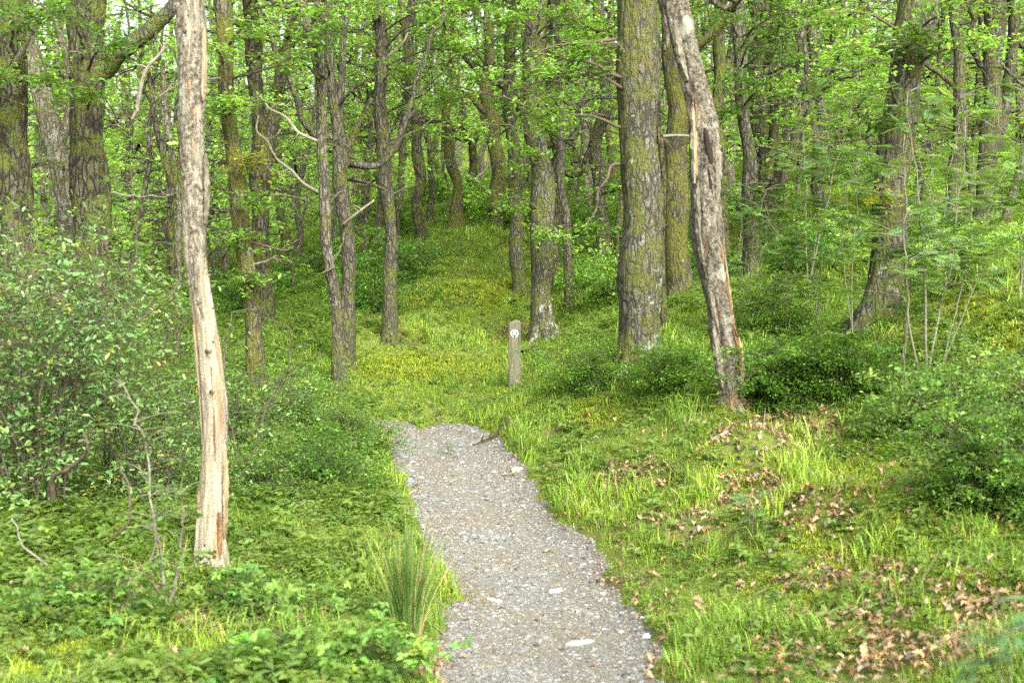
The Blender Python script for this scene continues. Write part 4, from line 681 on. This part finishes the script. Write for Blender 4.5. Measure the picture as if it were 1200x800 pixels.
shrub('bramble_bush', 'low bramble in the lower left corner below the thicket', 90, 735, 7.8, .5, .18, (.13,.22,.05), .065, 14, 9, BRAM, M_leaf, 54, ncl=8, crad=.16, stem=.005)
# rush tuft beside the path
b = base_of(478, 745, 8.55); r = rg(9); a = Acc(); N = 430
ang = r.uniform(0, 6.283, N); rr = .14*r.uniform(0, 1, N)**.5; L = r.uniform(.45, .9, N)*(1-.4*rr/.15*r.uniform(0, 1, N)); t = rr/.15*.13+r.normal(0, .11, N)+.22*(r.uniform(0, 1, N) < .12)
for k in range(N):
    dx, dy = math.cos(ang[k]), math.sin(ang[k]); p0 = np.array([dx*rr[k]*.6, dy*rr[k]*.6, -.02]); e = p0+np.array([dx*math.sin(t[k]), dy*math.sin(t[k]), math.cos(t[k])])*L[k]; m = (p0+e)/2+np.array([-dx, -dy, 0])*.02
    V, Fs = tube([p0, m, e+np.array([dx*.03, dy*.03, -.01])], [.0036, .003, .0006], 3, cap=False); c = (.34,.28,.12) if r.uniform() < .18 else np.array((.085,.16,.03))*r.uniform(.4, 1.6); a.add(V, Fs, c)
o = a.build('rush_tuft', M_grass); o.location = b; tag(o, 'upright tuft of green rushes on the left edge of the path', 'rush')
# ------------------------------------------------------------------ ground cover
def cand(N, seed, y0=4.5, y1=60, p=1.6):
    """random ground points, thinning out with distance"""
    r = rg(seed); a = 2-p; u = r.uniform(0, 1, N)
    Y = (y0**a+u*(y1**a-y0**a))**(1/a); x = r.uniform(-1, 1, N)*(.43*Y+1.7); z = hgt(x, Y); px, py = proj(np.c_[x, Y, z]); return x, Y, z, px, py, r
def bl(px, py, L): 
    o = np.zeros(len(px))
    for cx, cy, rx, ry in L: o = np.maximum(o, np.exp(-((px-cx)/rx)**2-((py-cy)/ry)**2))
    return o
def sst(a, b, x): t = np.clip((x-a)/(b-a), 0, 1); return t*t*(3-2*t)
MOSS = [(1150,370,110,35),(1180,400,80,40),(1080,610,70,45),(960,640,60,40),(1000,560,60,30),(880,560,40,30),(480,430,70,22),(560,345,60,18),(450,425,30,10),(850,490,40,25),(60,775,120,30),(930,690,60,30),(1120,690,80,30),(700,480,40,20),(330,770,60,20)]
LITTER = [(900,510,55,22),(960,500,50,14),(870,560,40,22),(960,600,40,22),(1000,680,70,16),(1060,720,60,20),(1130,710,60,22),(880,590,30,18),(740,560,60,14),(1080,770,80,25),(920,765,40,18),(500,790,35,18),(120,700,60,20),(1140,240,40,14),(1100,225,30,16),(800,620,40,15),(1060,480,50,14),(260,730,60,14),(600,390,16,8),(980,735,60,10)]
def zones(px, py, x, Y, seed=1):
    n = fbm(x*1.1+3, Y*1.1, 40, 3); n2 = fbm(x*3, Y*3, 44, 3)
    moss = np.clip(bl(px, py, MOSS)*1.3+(n-.5)*1.2, 0, 1); lit = np.clip(bl(px, py, LITTER)*1.9*sst(.32, .52, n2+.1), 0, 1)
    left = (px < np.interp(py, [400, 490, 600, 700, 800], [430, 440, 470, 500, 470])).astype(float)
    clear = sst(0, 1, bl(px, py, [(530,400,130,110),(540,440,140,50),(560,330,90,60)])*1.5)
    herb = np.clip(left*.9*(1-moss*.6)+(1-left)*(1-clear)*(.35+.9*(py < 470))+(n-.5)*1.5, 0, 1)*(1-.75*clear)
    return moss, lit, left, clear, herb
pathk = lambda x, Y: pathd(x, Y)
# grass
def cover_grass():
    x, Y, z, px, py, r = cand(760000, 301, 4.6, 46, 1.45); pd = pathd(x, Y); mo, li, le, cl, he = zones(px, py, x, Y)
    edge = np.exp(-(pd/.5)**2)
    p = (.34+.6*cl+.65*(1-le)*(py > 470)+.4*edge)*(1-.92*mo)*(1-.93*li)*(1-.2*he*le)*sst(.30, .62, fbm(x*2.2, Y*2.2, 71, 3)+.1)
    p = np.where(pd < .02, .9*np.clip(1+pd/.3, 0, 1)*sst(.42, .6, fbm(x*3, Y*3, 23, 2)), p); k = r.uniform(0, 1, len(x)) < p
    x, Y, z, pd, cl, le, mo = [q[k] for q in (x, Y, z, pd, cl, le, mo)]; N = len(x); tuft = fbm(x*1.6, Y*1.6, 91, 3)
    h = (.05+.11*sst(.4, .7, tuft))*r.uniform(.6, 1.4, N)*(1-.35*cl)*(Y/10)**.3*np.where(pd < .05, .45, 1); wdt = h*np.clip(1.3*(Y/9)**.55, 1, 3)
    a = Acc(); up = upn(r, N, .3); R = frames(up, r.uniform(0, 6.283, N)); S = np.stack([h*r.uniform(.3, 1, N), wdt, h], 1)
    C = jit(r, (.155,.25,.035), N, .3, .1); g = fbm(x*.9, Y*.9, 95, 3)[:, None]; C = C*(.75+.6*g)+np.array([.04, .02, 0])*(g > .55)
    dry = r.uniform(0, 1, N) < .05; C[dry] = np.array((.36,.3,.14))*r.uniform(.6, 1, (dry.sum(), 1)); inst(a, BLADE, np.c_[x, Y, z-.005], R, S, C)
    tag(a.build('grass', M_grass), 'bright short grass over the banks and clearing', 'grass', kind='stuff'); return N
def cover_moss():
    x, Y, z, px, py, r = cand(540000, 302, 4.6, 50, 1.5); pd = pathd(x, Y); mo, li, le, cl, he = zones(px, py, x, Y)
    p = (.2+1.1*mo+.4*cl)*(1-.6*li); k = (r.uniform(0, 1, len(x)) < p) & (pd > .03); x, Y, z, mo = x[k], Y[k], z[k], mo[k]; N = len(x); a = Acc()
    T = [star(6, s, .9) for s in range(3)]; s = (.026+.012*mo)*r.uniform(.6, 1.4, N)*(Y/9)**.75; C = jit(r, (.19,.26,.035), N, .22, .1)*(1+mo[:, None]*np.array([.16, .04, -.15]))
    s = s*(1+.25*mo)
    for i in range(3): q = slice(i, None, 3); inst(a, T[i], np.c_[x, Y, z-.004][q], frames(upn(r, N, .35), r.uniform(0, 6.28, N))[q], s[q], C[q])
    tag(a.build('moss', M_grass), 'yellow green moss cushions on the banks and around tree feet', 'moss', kind='stuff'); return N
def cover_herbs():
    x, Y, z, px, py, r = cand(185000, 303, 4.6, 75, 1.25); pd = pathd(x, Y); mo, li, le, cl, he = zones(px, py, x, Y)
    p = (.12+.12*cl+1.0*he)*(1-.75*li)*(1-.4*mo)*sst(.28, .55, fbm(x*1.7+9, Y*1.7, 61, 3)+.12); k = (r.uniform(0, 1, len(x)) < p) & (pd > .03); x, Y, z, pd, le, cl, he = [q[k] for q in (x, Y, z, pd, le, cl, he)]; N = len(x); a = Acc()
    T = [plantlet(9, 1), plantlet(12, 2), plantlet(8, 3, tmpl=BRAM, ls=.5), plantlet(14, 4, 1, LEAF4, .3), plantlet(7, 5, .8, LEAF, .55)]
    s = (.075+.09*fbm(x*.8, Y*.8, 62, 2))*r.uniform(.6, 1.35, N)*(1-.25*cl)*(Y/9)**.42*np.where(pd < .15, .65, 1)*(1+.45*le*r.uniform(0, 1, N)*sst(.4, .6, fbm(x*.9+4, Y*.9, 63, 2)))
    ty = (fbm(x*1.3, Y*1.3, 66, 2)*9+r.uniform(-1, 1, N)).astype(int) % 5
    cs = np.array([(.18,.27,.055),(.125,.21,.045),(.2,.29,.065),(.145,.245,.04),(.2,.29,.08)]); C = cs[ty]*jit(r, (1, 1, 1), N, .25, .08)
    C = np.clip(C*np.where(le[:, None] > 0, 1., 1.), .01, .5); yel = r.uniform(0, 1, N) < .02; C[yel] = (.2,.19,.05)
    for i in range(5): q = ty == i; inst(a, T[i], np.c_[x, Y, z-.01][q], frames(upn(r, N, .2), r.uniform(0, 6.28, N))[q], s[q], C[q])
    tag(a.build('undergrowth', M_leaf), 'low leafy herbs, bramble and bilberry shoots across the woodland floor', 'undergrowth', kind='stuff'); return N
def cover_dead():
    x, Y, z, px, py, r = cand(120000, 304, 4.6, 40, 1.7); pd = pathd(x, Y); mo, li, le, cl, he = zones(px, py, x, Y)
    p = .022+.09*((px > 690) & (py > 475))+1.1*li+.13*(np.abs(pd) < .1)*sst(.4,.6,fbm(x*1.5,Y*1.5,19,2)); p = np.where(pd < -.05, .018, p); k = r.uniform(0, 1, len(x)) < p; x, Y, z, pd = x[k], Y[k], z[k], pd[k]; N = len(x)
    V, Fs = OAK; V = V.copy(); V[:, 2] = .9*(V[:, 1]**2)*3+.25*np.sin(V[:, 0]*3); a = Acc(); C = jit(r, (.23,.16,.1), N, .45, .1); red = r.uniform(0, 1, N) < .15; C[red] = (.2,.11,.06)
    inst(a, (V, Fs), np.c_[x, Y, z+np.where(pd < 0, .022, .012+.02*r.uniform(0, 1, N))], frames(upn(r, N, .5), r.uniform(0, 6.28, N)), .074*r.uniform(.45, 1.3, N)*(Y/9)**.2, C)
    tag(a.build('fallen_leaves', M_dead), 'pale brown curled oak leaves littering the banks and path edge', 'leaf litter', kind='stuff'); return N
def cover_stones():
    r = rg(305); N = 80000; a_ = .4; u = r.uniform(0, 1, N); Y = (5.**a_+u*(18.3**a_-5.**a_))**(1/a_); l = np.interp(Y, pyY, pL)-.12; w_ = np.interp(Y, pyY, pR)+.12-l; x = l+w_*r.uniform(0, 1, N); pd = pathd(x, Y)
    k = (pd < .1) & (r.uniform(0, 1, N) < .3+.8*fbm(x*2, Y*2, 31, 3)+.5*(pd > -.25)); x, Y, pd = x[k], Y[k], pd[k]; N = len(x); z = pz(x, Y)
    s = np.exp(r.normal(-4.65, .6, N))*(Y/9)**.35; s = np.minimum(s, .06); S = np.stack([s, s*r.uniform(.5, .95, N), s*r.uniform(.15, .4, N)], 1); g = np.clip(r.normal(.18, .07, (N, 1)), .05, .5); C = g*np.array([.97, 1, 1.02])*(1+r.normal(0, .03, (N, 3))); br = r.uniform(0, 1, N) < .1; C[br] = C[br]*np.array([1.05,.85,.65])
    a = Acc(); V, Fs = ROCK; 
    for i in range(4): q = slice(i, None, 4); Vi = V+rg(i).normal(0, .09, V.shape); inst(a, (Vi, Fs), np.c_[x, Y, z+S[:, 2]*.25][q], frames(upn(r, N, .18), r.uniform(0, 6.28, N))[q], S[q], C[q])
    tag(a.build('gravel', M_stone), 'loose grey slate chips scattered over the path', 'gravel', kind='stuff'); return N
print('cover', cover_grass(), cover_moss(), cover_herbs(), cover_dead(), cover_stones())
def cover_twigs():
    x, Y, z, px, py, r = cand(420, 307, 5, 24, 1.6); pd = pathd(x, Y); k = (pd > .0) | (r.uniform(0, 1, len(x)) < .35); a = Acc()
    for i in np.where(k)[0]:
        an = r.uniform(0, 6.28); L = r.uniform(.06, .38); pts = []
        for t in (-.5, 0, .5): X = x[i]+math.cos(an)*t*L+r.normal(0, .03*L); Y_ = Y[i]+math.sin(an)*t*L; pts.append((X, Y_, hgt(X, Y_)[0]+(.05 if pd[i] < 0 else .035)))
        V, Fs = tube(pts, [.005*L/.2, .004*L/.2, .0015], 5); a.add(V, Fs)
    tag(a.build('fallen_twigs', M_greytwig), 'thin dead twigs strewn over the banks', 'twigs', kind='stuff')
cover_twigs()
# a few stones big enough to name
def rock(label, px, py, Y, sx, sy, sz, c, seed):
    b = at(px, py, Y); b[2] = pz(np.array([b[0]]), np.array([b[1]]))[0]; r = rg(seed); n = 11; V = []
    for k, (zz, s_) in enumerate(((-.4, .9), (.25, 1), (.5, .8))): 
        for j in range(n): an = j*6.283/n; q = s_*(1+.22*math.sin(an*2+seed)+.12*math.cos(an*5+seed)); V.append((math.cos(an)*q*sx, math.sin(an)*q*sy, zz*sz+r.normal(0, .04)*sz))
    V.append((0, 0, .56*sz)); Fs = [np.array([[k*n+j, k*n+(j+1) % n, (k+1)*n+(j+1) % n, (k+1)*n+j] for k in range(2) for j in range(n)]), np.array([[2*n+j, 2*n+(j+1) % n, 3*n] for j in range(n)])]
    a = Acc(); a.add(V, Fs, c); o = a.build('flat_stone', M_stone); o.location = b; o.rotation_euler = (.05, -.04, r.uniform(-.4, .4)); tag(o, label, 'stone', 'larger stones on the path')
rock('largest pale flat slate lying near the lower right of the path', 680, 743, 8.75, .085, .05, .045, (.30,.31,.30), 1)
rock('bluish flat slate in the middle of the path above the pale one', 651, 688, 10.2, .05, .04, .03, (.4,.42,.44), 2)
rock('dark small slate just left of the bluish one', 623, 681, 10.3, .035, .025, .03, (.2,.2,.22), 3)
rock('narrow grey slate at the path centre', 583, 698, 9.95, .045, .022, .03, (.3,.3,.32), 4)
rock('bluish stone on the right path edge near the bottom', 758, 743, 8.6, .04, .035, .035, (.36,.38,.42), 5)
rock('peach coloured stone by the right path edge', 606, 551, 14.2, .07, .05, .07, (.5,.36,.26), 6)
# the dark root crossing the far right edge of the path
def stick(name, label, pts, r0, r1, mat, cat, group=None, lift=.02, seed=1, amp=.3):
    P = []
    for x_, y_, Y_ in pts: p = at(x_, y_, Y_); p[2] = hgt(p[0], p[1])[0]+lift+r0*.5; P.append(p)
    o_ = P[0].copy(); q = smooth_path(P, 9*len(P), seed, .03); V, Fs = tube(q, np.linspace(r0, r1, len(q)), 9, amp, seed, 2, 6); a = Acc(); a.add(V, Fs)
    rr = rg(seed)
    for k in range(3): i0 = int(rr.uniform(.3, .9)*len(q)); e = q[i0]+rr.normal(0, .12, 3)+[0, 0, .06]; V, Fs = tube([q[i0], (q[i0]+e)/2, e], [r0*.4, r0*.25, .002], 5); a.add(V, Fs)
    o = a.build(name, mat, None, True, o_); o.location = o_; tag(o, label, cat, group)
stick('tree_root', 'dark root poking out of the bank over the far end of the path', [(596,511,16.2),(580,515,16),(562,520,15.8),(540,522,15.7)], .04, .012, BK['dark'], 'root', lift=.04)
stick('fallen_log', 'short dark rotting log right of the waymark post', [(612,421,22.6),(622,418,22.7),(634,415,22.8)], .07, .05, BK['dark'], 'log', lift=.05)
stick('fallen_branch', 'bleached forked stick below the twisted snag', [(862,508,12.6),(885,500,12.7),(892,480,12.9)], .02, .008, M_paletwig, 'stick', lift=.03, seed=4)
stick('fallen_branch', 'pale stick lying on moss below and left of the bilberries', [(835,528,12.0),(860,518,12.2),(880,512,12.3)], .018, .01, M_paletwig, 'stick', seed=5)
stick('fallen_branch', 'thin brown stick among litter on the lower right bank', [(1000,745,7.6),(1050,735,7.6),(1100,742,7.4)], .008, .004, M_greytwig, 'stick', seed=6)
stick('fallen_branch', 'curved twig lying at the bottom of the path', [(578,783,8.0),(583,793,7.85),(598,803,7.7)], .006, .003, M_greytwig, 'stick', lift=.045, seed=7)
# ------------------------------------------------------------------ the waymark post
b = base_of(603, 447, 20.5); post = empty('waymark_post', b, 'square weathered wooden waymark post with a white disc beside the clearing', 'post'); hw = .098
tp = at(602, 375, 20.5)[2]-b[2]; a = Acc(); V = []; lv = [(-.25, 1), (.3, 1), (.6, .99), (tp-.06, .99), (tp-.045, 1.0), (tp-.02, .72), (tp, .25)]
for z_, s_ in lv:
    for sx, sy in ((-1,-.82),(-.82,-1),(.82,-1),(1,-.82),(1,.82),(.82,1),(-.82,1),(-1,.82)): V.append((sx*hw*s_, sy*hw*s_, z_+(.012*sx if z_ > .8 else 0)))
V.append((0, 0, tp+.004)); n = 8; Fs = [np.array([[k*n+j, k*n+(j+1) % n, (k+1)*n+(j+1) % n, (k+1)*n+j] for k in range(6) for j in range(n)]), np.array([[6*n+j, 6*n+(j+1) % n, 7*n] for j in range(n)])]
a.add(V, Fs); M_post = simple('weathered_post', (.06,.062,.038), (.19,.178,.125), 30, .85, (1,1,.08), .8, .01); a.build('post_body', M_post, post)
M_white = simple('white_disc', (.72,.74,.7), (.85,.86,.83), 30, .5, bs=.1); M_mark = simple('grey_green_mark', (.06,.08,.07), (.1,.13,.12), 30, .6, bs=.1)
def disc(cx, cz, r0, y0, th, mat, name, par, pts=None):
    if pts is None: pts = [(math.cos(k*6.2832/32)*r0, math.sin(k*6.2832/32)*r0) for k in range(32)]
    n = len(pts); V = [(cx+p[0], y0, cz+p[1]) for p in pts]+[(cx+p[0], y0-th, cz+p[1]) for p in pts]+[(cx+sum(p[0] for p in pts)/n, y0-th, cz+sum(p[1] for p in pts)/n)]
    a = Acc(); a.add(V, [np.array([[j, (j+1) % n, n+(j+1) % n, n+j] for j in range(n)]), np.array([[n+j, n+(j+1) % n, 2*n] for j in range(n)])]); return a.build(name, mat, par)
dz = tp-.21; dk = disc(0, dz, .062, -hw-.001, .007, M_white, 'disc', post)
# the mark: a grey U-shaped arrow round a pale centre, open at the top
a = Acc(); y0 = -hw-.0085
arc = [(math.cos(t)*.036, math.sin(t)*.036) for t in np.linspace(math.radians(150), math.radians(400), 22)]; V = [(x_*k_, y0-.003, dz+z_*k_) for x_, z_ in arc for k_ in (.72, 1.3)]
a.add(V, np.array([[2*i, 2*i+1, 2*i+3, 2*i+2] for i in range(21)])); a.add([(-.044,y0-.003,dz+.012),(-.012,y0-.003,dz+.012),(-.034,y0-.003,dz+.046)], np.array([[0,1,2]])); a.add([(-.014,y0-.003,dz-.062),(.014,y0-.003,dz-.062),(.009,y0-.003,dz-.036),(-.009,y0-.003,dz-.036)], np.array([[0,1,2,3]]))
a.build('arrow_mark', M_mark, dk)
